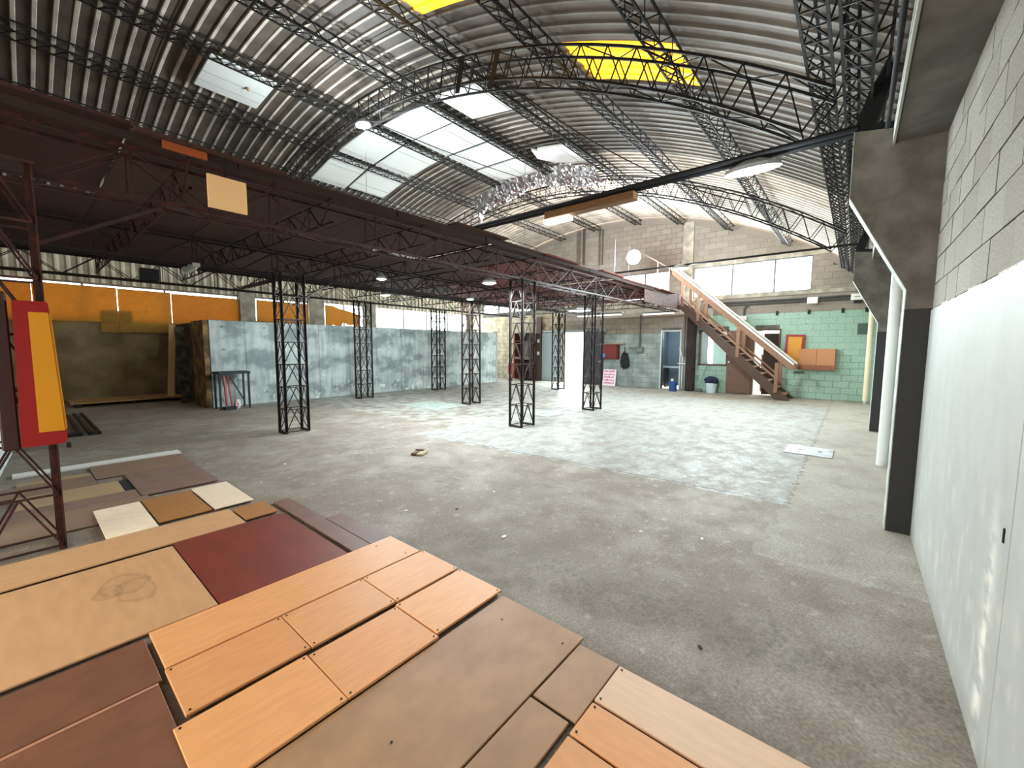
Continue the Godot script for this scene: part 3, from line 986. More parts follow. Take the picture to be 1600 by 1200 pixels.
func mezzanine() -> void:
	var red := mat("red_oxide", Color(0.27, 0.085, 0.065), 0.6, 0.0, "rusty", Vector3.ONE * 1.5)
	var dark := mat("maroon_iron", Color(0.15, 0.075, 0.07), 0.65, 0.1, "rusty", Vector3.ONE * 1.5)
	var t := thing("mezzanine", "long raised mezzanine deck of dark boards on red lattice girders", "mezzanine")
	# deck boards, seen from below
	var wood := [mat("deck_a", Color(0.27, 0.165, 0.125), 0.9, 0.0, "grain", Vector3(1.2, 1.2, 4.0)), mat("deck_b", Color(0.25, 0.13, 0.115), 0.9, 0.0, "grain", Vector3(1.1, 1.2, 4.0)), mat("deck_c", Color(0.74, 0.58, 0.44), 0.85, 0.0, "grain", Vector3(1.3, 1.2, 4.0)), mat("deck_d", Color(0.45, 0.215, 0.185), 0.9, 0.0, "grain", Vector3(1.2, 1.2, 3.6)), mat("deck_e", Color(0.27, 0.165, 0.15), 0.9, 0.0, "grain", Vector3(1.2, 1.2, 3.6))]
	var z := 2.9
	var row := 0
	while z > -14.6:
		var w := 1.22
		for k in 3:
			var x1 := -4.86 - 2.44 * k + rng.randf_range(-0.03, 0.03)
			if k == 0: x1 += [0.0, 0.06, 0.02, 0.1, -0.03][row % 5]
			var y := 3.42 + rng.randf_range(0.0, 0.02) + (0.05 if k == 0 and row % 4 == 2 else 0.0)
			var pick: int = [0, 1, 3, 0, 2, 1, 0, 3, 4, 2, 1, 0][(row * 5 + k * 7) % 12]
			if z < -6.5 and pick in [1, 2, 4]: pick = 3
			boxpart("deck_board", Vector3(x1 - 2.42, y, z - w + 0.006), Vector3(x1, y + 0.03, z), wood[pick], t, 0.003)
		z -= w
		row += 1
	# edge boards along the open side
	z = 2.9
	while z > -12.0:
		var l := rng.randf_range(1.6, 2.6)
		var h := rng.randf_range(0.055, 0.10)
		boxpart("edge_board", Vector3(-4.9, 3.36, z - l + 0.02), Vector3(-4.86, 3.36 + h, z), mat("edge_dark", Color(0.16, 0.095, 0.07), 0.9), t, 0.003)
		z -= l
	boxpart("edge_board", Vector3(-4.87, 3.36, -1.28), Vector3(-4.835, 3.47, -0.95), mat("edge_orange", Color(0.62, 0.30, 0.10), 0.7), t, 0.003).set_meta("label", "short orange edge board")
	# girders along and across
	girder(t, Vector3(-5.18, 2.93, 2.9), Vector3(-5.18, 2.93, -15.4), 0.42, 0.26, 15, red, 0.022)
	girder(t, Vector3(-8.45, 2.93, 2.9), Vector3(-8.45, 2.93, -15.4), 0.42, 0.26, 15, dark, 0.022)
	girder(t, Vector3(-12.0, 3.0, 2.9), Vector3(-12.0, 3.0, -15.4), 0.40, 0.22, 18, dark, 0.022)
	for i in 13:
		var zz := 1.6 - 1.38 * i
		girder(t, Vector3(-12.1, 3.1, zz), Vector3(-4.95, 3.1, zz), 0.27, 0.0, 12, dark if i % 2 else red, 0.016)
	# knee braces, beside the near tower
	for q in [[Vector3(-5.18, 2.4, -0.12), Vector3(-5.18, 2.93, -1.0)], [Vector3(-8.45, 2.4, -3.5), Vector3(-8.45, 2.93, -4.3)]]:
		bar("brace", q[0], q[1], 0.022, red, t)
	# slatted fascia at the far end of the open side
	var slat := mat("fascia_red", Color(0.36, 0.19, 0.16), 0.7, 0.0, "rusty", Vector3.ONE)
	z = -12.0
	while z > -15.4:
		boxpart("slat", Vector3(-4.92, 2.98, z - 0.105), Vector3(-4.895, 3.5, z), slat, t, 0.002)
		z -= 0.115

# ------------------------------------------------------------------ lattice towers
func tower(at: Vector3, h: float, label: String, m: Material) -> Node3D:
	var t := thing("lattice_tower", label, "column", at, "lattice towers under the mezzanine")
	var w := 0.15
	var d := 0.20
	var c := [Vector3(-w, 0, -d), Vector3(w, 0, -d), Vector3(w, 0, d), Vector3(-w, 0, d)]
	for p in c:
		bar("leg", p, p + Vector3.UP * h, 0.019, m, t, unit_angle)
	var n := 7
	for k in n:
		var y0 := 0.03 + (h - 0.03) * k / n
		var y1 := 0.03 + (h - 0.03) * (k + 1) / n
		for i in 4:
			var p: Vector3 = c[i]
			var q: Vector3 = c[(i + 1) % 4]
			var mid := (p + q) / 2
			bar("rung", p + Vector3.UP * y0, q + Vector3.UP * y0, 0.011, m, t)
			bar("brace", p + Vector3.UP * y0, mid + Vector3.UP * y1, 0.009, m, t)
			bar("brace", q + Vector3.UP * y0, mid + Vector3.UP * y1, 0.009, m, t)
	boxpart("base_frame", Vector3(-w - 0.02, 0, -d - 0.02), Vector3(w + 0.02, 0.025, -d + 0.02), m, t)
	boxpart("base_frame", Vector3(-w - 0.02, 0, d - 0.02), Vector3(w + 0.02, 0.025, d + 0.02), m, t)
	boxpart("head_plate", Vector3(-w - 0.03, h, -d - 0.03), Vector3(w + 0.03, h + 0.02, d + 0.03), m, t)
	return t

func towers() -> void:
	var iron := mat("tower_iron", Color(0.22, 0.16, 0.145), 0.65, 0.2, "rusty", Vector3.ONE * 2.0)
	var red: Material = mats["red_oxide"]
	tower(Vector3(-4.88, 0, 0.06), 2.92, "rust red lattice tower behind the red and yellow sign box", red)
	tower(Vector3(-5.19, 0, -6.56), 2.92, "dark lattice tower at the mezzanine edge, straight beyond the wood scrap on the floor", iron)
	tower(Vector3(-5.23, 0, -9.56), 2.92, "dark lattice tower at the edge of the mezzanine, in front of the slate door", iron)
	tower(Vector3(-8.08, 0, -3.28), 2.92, "dark lattice tower standing closest to the black bench and stained partition", iron)
	tower(Vector3(-8.38, 0, -8.25), 2.92, "dark lattice tower midway along the middle row", iron)
	tower(Vector3(-8.82, 0, -13.4), 2.92, "dark lattice tower standing before the bright open doorway", iron)
	tower(Vector3(-11.8, 0, -6.93), 2.98, "dark lattice tower close before the partition, nearer of the two there", iron)
	tower(Vector3(-12.05, 0, -10.15), 2.98, "dark lattice tower close before the partition, farther of the two there", iron)

# ------------------------------------------------------------------ stair
func stairs() -> void:
	var wood := mat("stair_wood", Color(0.53, 0.385, 0.285), 0.7, 0.0, "grain", Vector3(1.5, 5.0, 5.0))
	var dark := mat("stair_dark", Color(0.31, 0.23, 0.18), 0.75, 0.0, "grain", Vector3(1.5, 5.0, 5.0))
	var white := mat("rail_white", Color(0.82, 0.83, 0.80), 0.5)
	var t := thing("staircase", "steep brown wooden staircase with white-topped handrails up to the mezzanine", "staircase")
	var zn := -15.15
	var zf := -16.0
	var foot := Vector2(-1.5, 0.0)
	var head := Vector2(-4.82, 3.226)
	var dir := (head - foot).normalized()
	var up := Vector2(dir.y, -dir.x) if dir.x > 0 else Vector2(-dir.y, dir.x) * -1.0
	if up.y < 0: up = -up
	for z in [zn, zf]:
		var b := MB.new()
		b.prism(PackedVector2Array([foot + Vector2(-0.34, 0.0), foot + Vector2(0.02, 0.0), foot + Vector2(0.03, 0.03), head + Vector2(0.03, 0.03), head + Vector2(-0.12, -0.17)]), z - 0.025, z + 0.025)
		put("stringer", b.mesh(), dark, t)
	for i in 15:
		var p := foot.lerp(head, (i + 0.8) / 15.6)
		boxpart("tread", Vector3(p.x - 0.13, p.y + 0.01, zf - 0.02), Vector3(p.x + 0.10, p.y + 0.045, zn + 0.02), wood, t, 0.003)
	for z in [zn + 0.045, zf - 0.045]:
		for x in [-1.86, -2.98, -4.25, -4.79]:
			var y: float = (foot.y + (x - foot.x) / (head.x - foot.x) * (head.y - foot.y))
			boxpart("post", Vector3(x - 0.05, y - 0.12, z - 0.03), Vector3(x + 0.05, y + 0.82, z + 0.03), wood, t, 0.004)
		var r0 := Vector3(-1.42, 1.03, z)
		var r1 := Vector3(-5.2, 4.38, z)
		var b := MB.new()
		b.beam(r0 + Vector3(0, -0.02, 0), r1 + Vector3(0, -0.02, 0), 0.045, 0.19, Vector3.UP, 0.004)
		var rail := put("handrail", b.mesh(), wood, t)
		b = MB.new()
		b.beam(r0 + Vector3(0, 0.10, 0), r1 + Vector3(0, 0.10, 0), 0.09, 0.05, Vector3.UP, 0.006)
		put("white_cap", b.mesh(), white, rail)
		b = MB.new()
		b.beam(Vector3(-1.86, 0.68, z), Vector3(-4.79, 3.35, z), 0.03, 0.06, Vector3.UP, 0.003)
		put("middle_rail", b.mesh(), wood, t)

# ------------------------------------------------------------------ ceiling panels and foil
func ceiling_panels() -> void:
	var white := mat("panel_white", Color(0.95, 0.96, 0.94), 0.6)
	var seam := mat("panel_seam", Color(0.62, 0.64, 0.62), 0.7)
	var list := [
		[-10.12, -9.02, -3.60, -2.52, "white ceiling panel alone among dark sheets near the camera, with a small fitting on it"],
		[-12.05, -10.72, -6.58, -5.60, "white ceiling panel lowest on the left, touching the nearer truss"],
		[-11.92, -10.72, -7.78, -6.66, "white ceiling panel lowest on the left, second from the nearer truss"],
		[-10.50, -9.06, -6.60, -5.62, "white ceiling panel left of the round lamp hung at the truss"],
		[-10.52, -9.06, -7.74, -6.68, "white ceiling panel between two purlins, just beyond the one left of the lamp"],
		[-8.76, -7.18, -6.62, -5.80, "white ceiling panel right of the round lamp, touching the nearer truss"],
		[-8.76, -7.18, -7.72, -6.70, "white ceiling panel right of the lamp, second of four in its row"],
		[-8.76, -7.18, -8.82, -7.82, "white ceiling panel right of the lamp, third of four in its row"],
		[-8.78, -7.20, -9.92, -8.92, "white ceiling panel right of the lamp, last of its row above the foil"],
		[-6.75, -5.52, -6.74, -5.70, "white ceiling panel nearest to the roof's crown, right under the truss"],
		[-6.78, -5.50, -9.66, -8.62, "torn white ceiling panel above the right end of the silver foil"]]
	for i in list.size():
		var q: Array = list[i]
		var t := thing("ceiling_panel", q[4], "panel", Vector3.ZERO, "white ceiling panels under the roof")
		var xa: float = q[0]
		var xb: float = q[1]
		var r := ROOF - 0.14
		var pa := on_arc(xa, r, q[2])
		var pb := on_arc(xb, r, q[2])
		var mid := (pa + pb) / 2
		mid.z = (q[2] + q[3]) / 2
		var len_ := pa.distance_to(pb)
		var ex := (pb - pa).normalized()
		var wz: float = q[3] - q[2]
		var basis := Basis(ex, Vector3(-ex.y, ex.x, 0), Vector3(0, 0, 1))
		t.transform = Transform3D(basis, mid)
		var b := MB.new()
		if i == 10:
			# the torn one: a corner missing
			var o := PackedVector2Array([Vector2(-len_ / 2, -wz * 0.05), Vector2(-len_ * 0.33, wz / 2), Vector2(-len_ * 0.22, wz * 0.36), Vector2(-len_ * 0.18, wz / 2), Vector2(len_ / 2, wz / 2), Vector2(len_ / 2, -wz / 2), Vector2(-len_ * 0.02, -wz / 2), Vector2(-len_ * 0.3, -wz * 0.36)])
			b.prism(o, -0.02, 0.02)
			var m := b.mesh()
			put("sheet", m, white, t, Transform3D(Basis(Vector3.RIGHT, Vector3(0, 0, 1), Vector3.DOWN), Vector3.ZERO))
		else:
			b.hull(Vector3(-len_ / 2, -0.02, -wz / 2), Vector3(len_ / 2, 0.02, wz / 2), 0.004)
			put("sheet", b.mesh(), white, t)
		var sx: float = [0.0, 0.1, -0.1, 0.2, 0.12, -0.15, 0.1, -0.12, 0.06, 0.2, 0.14][i] * len_ * 2.0
		boxpart("seam", Vector3(sx - 0.006, -0.024, -wz / 2 + 0.01), Vector3(sx + 0.006, -0.019, wz / 2 - 0.01), seam, t)
		if i == 0:
			boxpart("seam", Vector3(-0.31, -0.024, -wz / 2 + 0.01), Vector3(-0.3, -0.019, wz / 2 - 0.01), seam, t)
			b = MB.new()
			b.rod(Vector3(0.04, -0.02, -0.2), Vector3(0.04, -0.07, -0.2), 0.045, 12, true, 0.02)
			put("fitting", b.mesh(), mat("fitting_tan", Color(0.62, 0.52, 0.40), 0.6), t)
	# dark backing strips (tar paper) round the panels
	# the crumpled foil that came loose beyond them
	var foil := StandardMaterial3D.new()
	foil.resource_name = "silver_foil"
	foil.albedo_color = Color(0.86, 0.87, 0.88)
	foil.metallic = 0.95
	foil.roughness = 0.34
	foil.normal_enabled = false
	var f := FastNoiseLite.new()
	f.seed = 12; f.frequency = 1.1; f.fractal_octaves = 3; f.fractal_type = FastNoiseLite.FRACTAL_RIDGED
	var b := MB.new()
	var nu := 120
	var nv := 24
	var pts := []
	for i in nu + 1:
		var rowp := []
		var u := float(i) / nu
		var x := lerpf(-10.25, -5.45, u)
		var zb := lerpf(-10.0, -9.75, u) if u > 0.25 else lerpf(-10.25, -10.0, u * 4.0)
		for j in nv + 1:
			var s := float(j) / nv
			var z := lerpf(zb, -10.62, s)
			var sag := 0.16 + 0.30 * sin(PI * s * 0.85) + 0.10 * sin(u * 9.0)
			var y := roof_at(x) - sag - 0.12 * s - (0.5 * pow(maxf(0.0, 0.12 - u) / 0.12, 2.0) * s)
			y += 0.13 * f.get_noise_2d(x * 1.2, z * 1.6) + 0.07 * f.get_noise_2d(x * 3.5 + 9.0, z * 2.0) + 0.03 * f.get_noise_2d(x * 8.0, z * 5.0)
			rowp.append(Vector3(x + 0.05 * f.get_noise_2d(z * 3.0, x * 3.0), y, z))
		pts.append(rowp)
	for i in nu:
		for j in nv:
			b._face(pts[i][j], pts[i + 1][j], pts[i + 1][j + 1], pts[i][j + 1], Vector3(0, -1, 0.2))
	tag(put("foil_sheet", b.mesh(), foil), "crumpled silver foil sheet sagging from the roof beyond the white panels", "foil")

# ------------------------------------------------------------------ lamps
func lamp_disc(called: String, at: Vector3, rx: float, rz: float, label: String, energy: float, col: Color, hang: float, shade: bool, turn := 0.0) -> Node3D:
	var t := thing(called, label, "lamp", at)
	t.rotation.y = turn
	var body := mat("lamp_body", Color(0.70, 0.72, 0.72), 0.4, 0.3)
	var lit := glow("lamp_glow", Color(0.95, 0.99, 1.0), 14.0)
	var b := MB.new()
	b.lathe(Vector3.ZERO, [Vector2(1.0, 0.0), Vector2(0.96, 0.04), Vector2(0.5, 0.09), Vector2(0.2, 0.12), Vector2(0.0, 0.12)], 20)
	put("housing", b.mesh(), body, t, Transform3D(Basis.from_scale(Vector3(rx, 1, rz)), Vector3.ZERO))
	b = MB.new()
	b.lathe(Vector3.ZERO, [Vector2(0.0, -0.02), Vector2(0.6, -0.016), Vector2(0.94, 0.0)], 20)
	put("diffuser", b.mesh(), lit, t, Transform3D(Basis.from_scale(Vector3(rx, 1, rz)), Vector3.ZERO))
	if hang > 0.0:
		b = MB.new()
		b.rod(Vector3(0, 0.12, 0), Vector3(0, 0.12 + hang, 0), 0.008, 6)
		put("hanger", b.mesh(), mats["black_iron"], t)
	if energy > 0.0 and at.y > 3.2: omni(called + "_light", at + Vector3(0, -0.12, 0), energy * 3.0, col, rx)
	elif energy > 0.0:
		var l := SpotLight3D.new()
		l.name = called + "_light"
		l.light_energy = energy * 4.0
		l.light_color = col
		l.light_size = rx
		l.spot_range = 60.0
		l.spot_attenuation = 2.0
		l.spot_angle = 89.0
		l.spot_angle_attenuation = 0.1
		l.shadow_enabled = true
		add_child(l, true)
		l.transform = Transform3D(Basis(Vector3.RIGHT, -PI / 2), at + Vector3(0, -0.06, 0))
	return t

func lamps() -> void:
	var cool := Color(0.93, 0.98, 1.0)
	lamp_disc("high_bay_lamp", Vector3(-7.72, 5.95, -4.66), 0.17, 0.13, "bright round lamp hung below the nearer truss beside the white panels", 4.0, cool, 0.12, false)
	lamp_disc("high_bay_lamp", Vector3(-0.92, 3.40, -4.90), 0.26, 0.11, "bright oval lamp on the tie rods near the corbel", 1.0, cool, 0.05, false)
	lamp_disc("high_bay_lamp", Vector3(-5.35, 2.80, -5.75), 0.13, 0.13, "bright round lamp under the mezzanine edge above the middle tower", 4.0, cool, 0.2, false)
	lamp_disc("high_bay_lamp", Vector3(-7.35, 2.95, -4.75), 0.10, 0.10, "small bright lamp under the mezzanine near the bench-side tower", 2.0, cool, 0.2, false)
	lamp_disc("high_bay_lamp", Vector3(-8.9, 2.86, -5.85), 0.16, 0.10, "oval lamp hung low under the mezzanine before the torn board", 2.5, cool, 0.2, false)
	lamp_disc("high_bay_lamp", Vector3(-8.0, 2.88, -7.85), 0.10, 0.10, "small lamp on the mezzanine girder above the middle-row tower", 1.5, cool, 0.1, false)
	lamp_disc("high_bay_lamp", Vector3(-3.49, 3.58, -10.72), 0.22, 0.16, "bright lamp on the farther tie rod by the head of the stair", 6.0, cool, 0.05, false)
	lamp_disc("shade_lamp", Vector3(-6.4, 2.70, -10.8), 0.36, 0.30, "wide pendant lamp before the bright doorway", 2.0, cool, 0.25, true)
	# big round flood lamp facing the hall above the mezzanine's end
	var t := thing("flood_lamp", "big round glaring flood lamp beside the stair head", "lamp", Vector3(-6.1, 4.74, -13.9))
	var b := MB.new()
	b.rod(Vector3(0, 0, 0), Vector3(0, 0, 0.05), 0.24, 24, true)
	put("lens", b.mesh(), glow("flood_glow", Color(0.95, 0.99, 1.0), 12.0), t)
	b = MB.new()
	b.rod(Vector3(0, 0, -0.12), Vector3(0, 0, -0.002), 0.14, 24, true, 0.25)
	put("housing", b.mesh(), mats["lamp_body"], t)
	b = MB.new()
	b.rod(Vector3(-0.2, -1.26, -0.06), Vector3(-0.2, 0.45, -0.06), 0.02, 6)
	put("pole", b.mesh(), mats["black_iron"], t)
	omni("flood_light", Vector3(-6.1, 4.74, -13.55), 32.0, cool, 0.24)
	# wooden channel with a fluorescent panel on the nearer tie rods
	var w := thing("lamp_channel", "brown wooden lamp channel hung on the tie rods, panel lamp at its end", "lamp", Vector3(-2.8, 3.42, -4.90))
	boxpart("channel", Vector3(-0.65, -0.03, -0.07), Vector3(0.65, 0.06, 0.07), mat("channel_wood", Color(0.50, 0.36, 0.20), 0.7, 0.0, "grain", Vector3(1, 6, 6)), w, 0.004)
	boxpart("diffuser", Vector3(-0.66, -0.09, -0.06), Vector3(-0.26, -0.04, 0.06), glow("tube_glow", Color(1.0, 1.0, 0.97), 4.0), w)
	# fluorescent battens under the mezzanine and at the far wall
	var spots := [[Vector3(-7.6, 2.86, -14.3), 1.9, "white fluorescent batten under the far end of the mezzanine, above the slate door"], [Vector3(-5.7, 2.9, -15.3), 1.2, "white fluorescent batten under the far end of the mezzanine, by the stair"], [Vector3(-8.6, 2.88, -1.95), 0.7, "small pale fluorescent fitting on the girder near the camera, under the deck"], [Vector3(-5.57, 2.38, FAR - 0.35), 1.1, "short bright fluorescent batten just inside the blue-grey room"]]
	for s in spots:
		var q := thing("fluorescent_batten", s[2], "lamp", s[0], "")
		boxpart("body", Vector3(-s[1] / 2, 0, -0.05), Vector3(s[1] / 2, 0.06, 0.05), mats["lamp_body"], q, 0.004)
		b = MB.new()
		b.rod(Vector3(-s[1] / 2 + 0.03, -0.025, 0), Vector3(s[1] / 2 - 0.03, -0.025, 0), 0.02, 8, true)
		put("tube", b.mesh(), mats["tube_glow"] if s[1] > 1.0 else mat("tube_off", Color(0.8, 0.8, 0.78), 0.4), q)
	omni("fluorescent_light", Vector3(-5.57, 2.25, FAR - 0.5), 1.6, cool, 0.1)
	# pale square panel hung below the mezzanine's edge
	var p := thing("square_sheet", "square peach coloured panel hanging at the edge of the mezzanine", "panel", Vector3(-4.84, 3.085, -1.43))
	boxpart("board", Vector3(-0.012, -0.155, -0.165), Vector3(0.012, 0.155, 0.165), mat("peach_board", Color(0.97, 0.80, 0.57), 0.6), p, 0.003)
	boxpart("hook", Vector3(-0.03, 0.15, 0.0), Vector3(-0.012, 0.3, 0.012), mats["black_iron"], p)

# ------------------------------------------------------------------ boards on the floor
func floor_boards() -> void:
	var g := "softgrain"
	var cols := {
		"orange": mat("ply_orange", Color(0.865, 0.62, 0.40), 0.5, 0.0, g, Vector3(4.0, 4.0, 0.7), false),
		"orange2": mat("ply_orange_b", Color(0.85, 0.60, 0.385), 0.5, 0.0, g, Vector3(4.4, 4.0, 0.8), false),
		"pink": mat("ply_pink", Color(0.88, 0.735, 0.61), 0.55, 0.0, g, Vector3(4.0, 4.0, 0.7), false),
		"tan": mat("ply_tan", Color(0.77, 0.60, 0.435), 0.55, 0.0, g, Vector3(3.0, 4.0, 0.9), false),
		"red": mat("board_redbrown", Color(0.46, 0.165, 0.075), 0.55, 0.0, "faint", Vector3(0.9, 1.0, 0.35), false),
		"umber": mat("board_umber", Color(0.50, 0.40, 0.345), 0.6, 0.0, "faint", Vector3(1.5, 1.0, 0.8), false),
		"mauve": mat("board_mauve", Color(0.45, 0.32, 0.28), 0.55, 0.0, "faint", Vector3(1.5, 1.0, 0.8), false),
		"grey": mat("board_greybrown", Color(0.66, 0.51, 0.375), 0.55, 0.0, "faint", Vector3(1.0, 1.0, 0.7), false),
		"dark": mat("board_darkbrown", Color(0.45, 0.29, 0.20), 0.55, 0.0, "faint", Vector3(1.2, 1.0, 1.0), false),
		"white": mat("board_white", Color(0.90, 0.83, 0.73), 0.5, 0.0, "softgrain", Vector3(1.5, 1.0, 1.5), false),
		"ochre": mat("board_ochre", Color(0.62, 0.42, 0.22), 0.6, 0.0, g, Vector3(3.0, 1.0, 1.0), false),
		"drift": mat("board_driftwood", Color(0.52, 0.42, 0.34), 0.6, 0.0, g, Vector3(6.0, 4.0, 0.6), false),
		"sand": mat("board_sand", Color(0.66, 0.55, 0.41), 0.6, 0.0, g, Vector3(3.0, 4.0, 1.0), false),
		"black": mat("gap_shade", Color(0.04, 0.035, 0.03), 0.8),  # black stand-in for the shadow between two boards
		"strip": mat("strip_white", Color(0.83, 0.81, 0.78), 0.6)}
	# x0, x1, z0, z1, bottom, thickness, colour, nails, label
	var list := [
		[-4.58, -4.11, -1.22, 0.60, 0.020, 0.014, "tan", 0, "long tan plank beside the red-brown board, running left out of view"],
		[-4.56, -4.18, -1.52, -1.24, 0.018, 0.012, "ochre", 0, "short ochre offcut at the end of the long tan plank"],
		[-4.06, -2.90, -0.69, 0.60, 0.018, 0.014, "tan", 0, "large tan sheet with a ring-shaped water stain"],
		[-4.10, -2.90, -1.53, -0.70, 0.014, 0.014, "red", 0, "glossy red-brown board in the midst of the tan ones"],
		[-4.48, -2.88, -1.73, -1.575, 0.008, 0.012, "mauve", 0, "narrow dull mauve board along the edge of the red-brown one"],
		[-3.70, -2.88, -1.90, -1.735, 0.006, 0.010, "mauve", 0, "second narrow mauve strip, outermost beside the bare floor"],
		[-2.88, -2.49, -1.895, -0.365, 0.022, 0.016, "orange", 2, "long unbroken orange plank right of the red-brown board"],
		[-2.478, -2.095, -0.885, -0.36, 0.022, 0.016, "orange2", 4, "orange board at the near end of the row after the long plank"],
		[-2.478, -2.090, -1.40, -0.89, 0.022, 0.016, "orange", 4, "middle orange board of the row after the long plank"],
		[-2.478, -2.085, -1.915, -1.405, 0.022, 0.016, "orange", 4, "orange board at the floor end of the row after the long plank"],
		[-2.055, -1.645, -0.845, -0.31, 0.024, 0.016, "orange", 4, "orange board at the near end of the row beside the grey-brown sheet"],
		[-2.045, -1.645, -1.368, -0.85, 0.024, 0.016, "orange2", 4, "middle orange board of the row beside the grey-brown sheet, with a darker corner"],
		[-2.060, -1.668, -1.91, -1.375, 0.024, 0.016, "orange", 4, "orange board with dark specks at the corner nearest the bare floor"],
		[-1.64, -1.050, -1.885, 0.40, 0.010, 0.014, "grey", 3, "big grey-brown sheet beside the orange boards, with a few white drips"],
		[-1.040, -0.815, -1.83, -1.41, 0.012, 0.012, "grey", 0, "short grey-brown board beyond the small gap, at the floor's edge"],
		[-1.040, -0.835, -1.395, -0.20, 0.012, 0.012, "grey", 0, "narrow grey-brown board running towards the camera beside the big sheet"],
		[-0.805, 0.05, -1.81, -1.553, 0.020, 0.016, "pink", 5, "pinkish orange plank nearest to the right wall"],
		[-0.805, 0.05, -1.538, -1.345, 0.020, 0.016, "orange2", 4, "orange plank second from the floor's edge, at the bottom of the view"],
		[-0.805, 0.05, -1.335, -0.95, 0.018, 0.016, "orange", 2, "orange plank third from the floor's edge, just in view at the bottom"],
		[-2.84, -2.415, -0.34, 0.60, 0.020, 0.014, "dark", 0, "dark brown board beside the tan sheet at the lower left"],
		[-2.405, -1.80, -0.325, 0.60, 0.020, 0.014, "dark", 0, "dark brown board in the lower left corner, next to the orange rows"],
		[-5.48, -4.60, -0.70, -0.37, 0.022, 0.012, "white", 0, "whitish scuffed sheet close to the near lattice tower"],
		[-5.52, -4.70, -1.12, -0.72, 0.016, 0.012, "ochre", 0, "ochre board between the two whitish sheets"],
		[-5.54, -4.68, -1.47, -1.135, 0.022, 0.012, "white", 0, "clean whitish sheet out by the bare floor"],
		[-6.84, -5.72, -1.44, -0.755, 0.010, 0.012, "umber", 0, "umber-brown board behind the ochre one"],
		[-5.71, -5.10, -0.80, 0.60, 0.008, 0.012, "drift", 0, "weathered driftwood-brown board behind the near lattice tower"],
		[-6.05, -5.72, -0.745, 0.60, 0.007, 0.012, "umber", 0, "narrow umber-brown board between the sand coloured and the driftwood-brown ones"],
		[-6.62, -6.10, -0.755, -0.675, 0.001, 0.008, "black", 0, "added black strip for the shade in the gap between sand coloured and umber boards"],
		[-6.58, -6.06, -0.665, 0.11, 0.008, 0.012, "sand", 0, "sand coloured board with a black gap at its end"],
		[-7.10, -6.60, -0.50, 0.60, 0.006, 0.012, "drift", 0, "greyish board to the left of the sand coloured one"],
		[-7.60, -6.86, -1.46, -0.51, 0.006, 0.012, "drift", 0, "greyish-brown board beside the white strip, at the floor's edge"],
		[-7.28, -7.12, -0.49, 0.10, 0.006, 0.012, "sand", 0, "thin pale board next to the white strip"],
		[-7.86, -7.64, -1.48, 0.13, 0.002, 0.025, "strip", 0, "long white strip of moulding lying farthest from the camera"],
		[-4.62, -4.50, -0.30, 0.60, 0.004, 0.012, "drift", 0, "thin dull batten under the foot of the near tower"]]
	var nail := mat("nail_iron", Color(0.10, 0.08, 0.07), 0.5, 0.5)
	var nm := MB.new()
	nm.rod(Vector3.ZERO, Vector3(0, 0.004, 0), 0.005, 8, true)
	var nail_mesh := nm.mesh()
	for q in list:
		var c := Vector3((q[0] + q[1]) / 2, q[4], (q[2] + q[3]) / 2)
		var hx: float = (q[1] - q[0]) / 2
		var hz: float = (q[3] - q[2]) / 2
		var t := thing("board", q[8], "board", c, "boards laid over the floor")
		t.rotation = Vector3(rng.randf_range(-0.003, 0.003), rng.randf_range(-0.004, 0.004), rng.randf_range(-0.003, 0.003))
		var b := MB.new()
		b.hull(Vector3(-hx, 0, -hz), Vector3(hx, q[5], hz), 0.003)
		var m: StandardMaterial3D = cols[q[6]].duplicate()
		m.uv1_offset = Vector3(rng.randf(), rng.randf(), rng.randf())
		m.albedo_color = m.albedo_color * rng.randf_range(0.96, 1.04)
		if hz < hx: m.uv1_scale = Vector3(m.uv1_scale.z, m.uv1_scale.y, m.uv1_scale.x)
		if "ring" in q[8]: stain(m, hx, hz)
		put("panel", b.mesh(), m, t)
		if q[7] >= 4:
			for s in [[-1, -1], [1, -1], [1, 1], [-1, 1]]:
				put("nail", nail_mesh, nail, t, Transform3D(Basis(), Vector3(s[0] * (hx - 0.02), q[5] - 0.001, s[1] * (hz - 0.02))))
		elif q[7] > 0:
			for k in q[7]:
				put("nail", nail_mesh, nail, t, Transform3D(Basis(), Vector3(rng.randf_range(-0.8, 0.8) * hx, q[5] - 0.001, -hz * rng.randf_range(0.1, 0.9))))
		if "lower left corner" in q[8]:
			boxpart("edge_strip", Vector3(-hx, q[5] - 0.002, -hz), Vector3(-hx + 0.018, q[5] + 0.002, hz), mat("worn_edge", Color(0.66, 0.47, 0.37), 0.5), t)
		# battens under the raised boards
		if q[4] > 0.015:
			boxpart("batten", Vector3(-hx + 0.02, -q[4] + 0.001, -hz + 0.02), Vector3(hx - 0.02, 0.0005, -hz + 0.06), cols["dark"], t)
			boxpart("batten", Vector3(-hx + 0.02, -q[4] + 0.001, hz - 0.06), Vector3(hx - 0.02, 0.0005, hz - 0.02), cols["dark"], t)

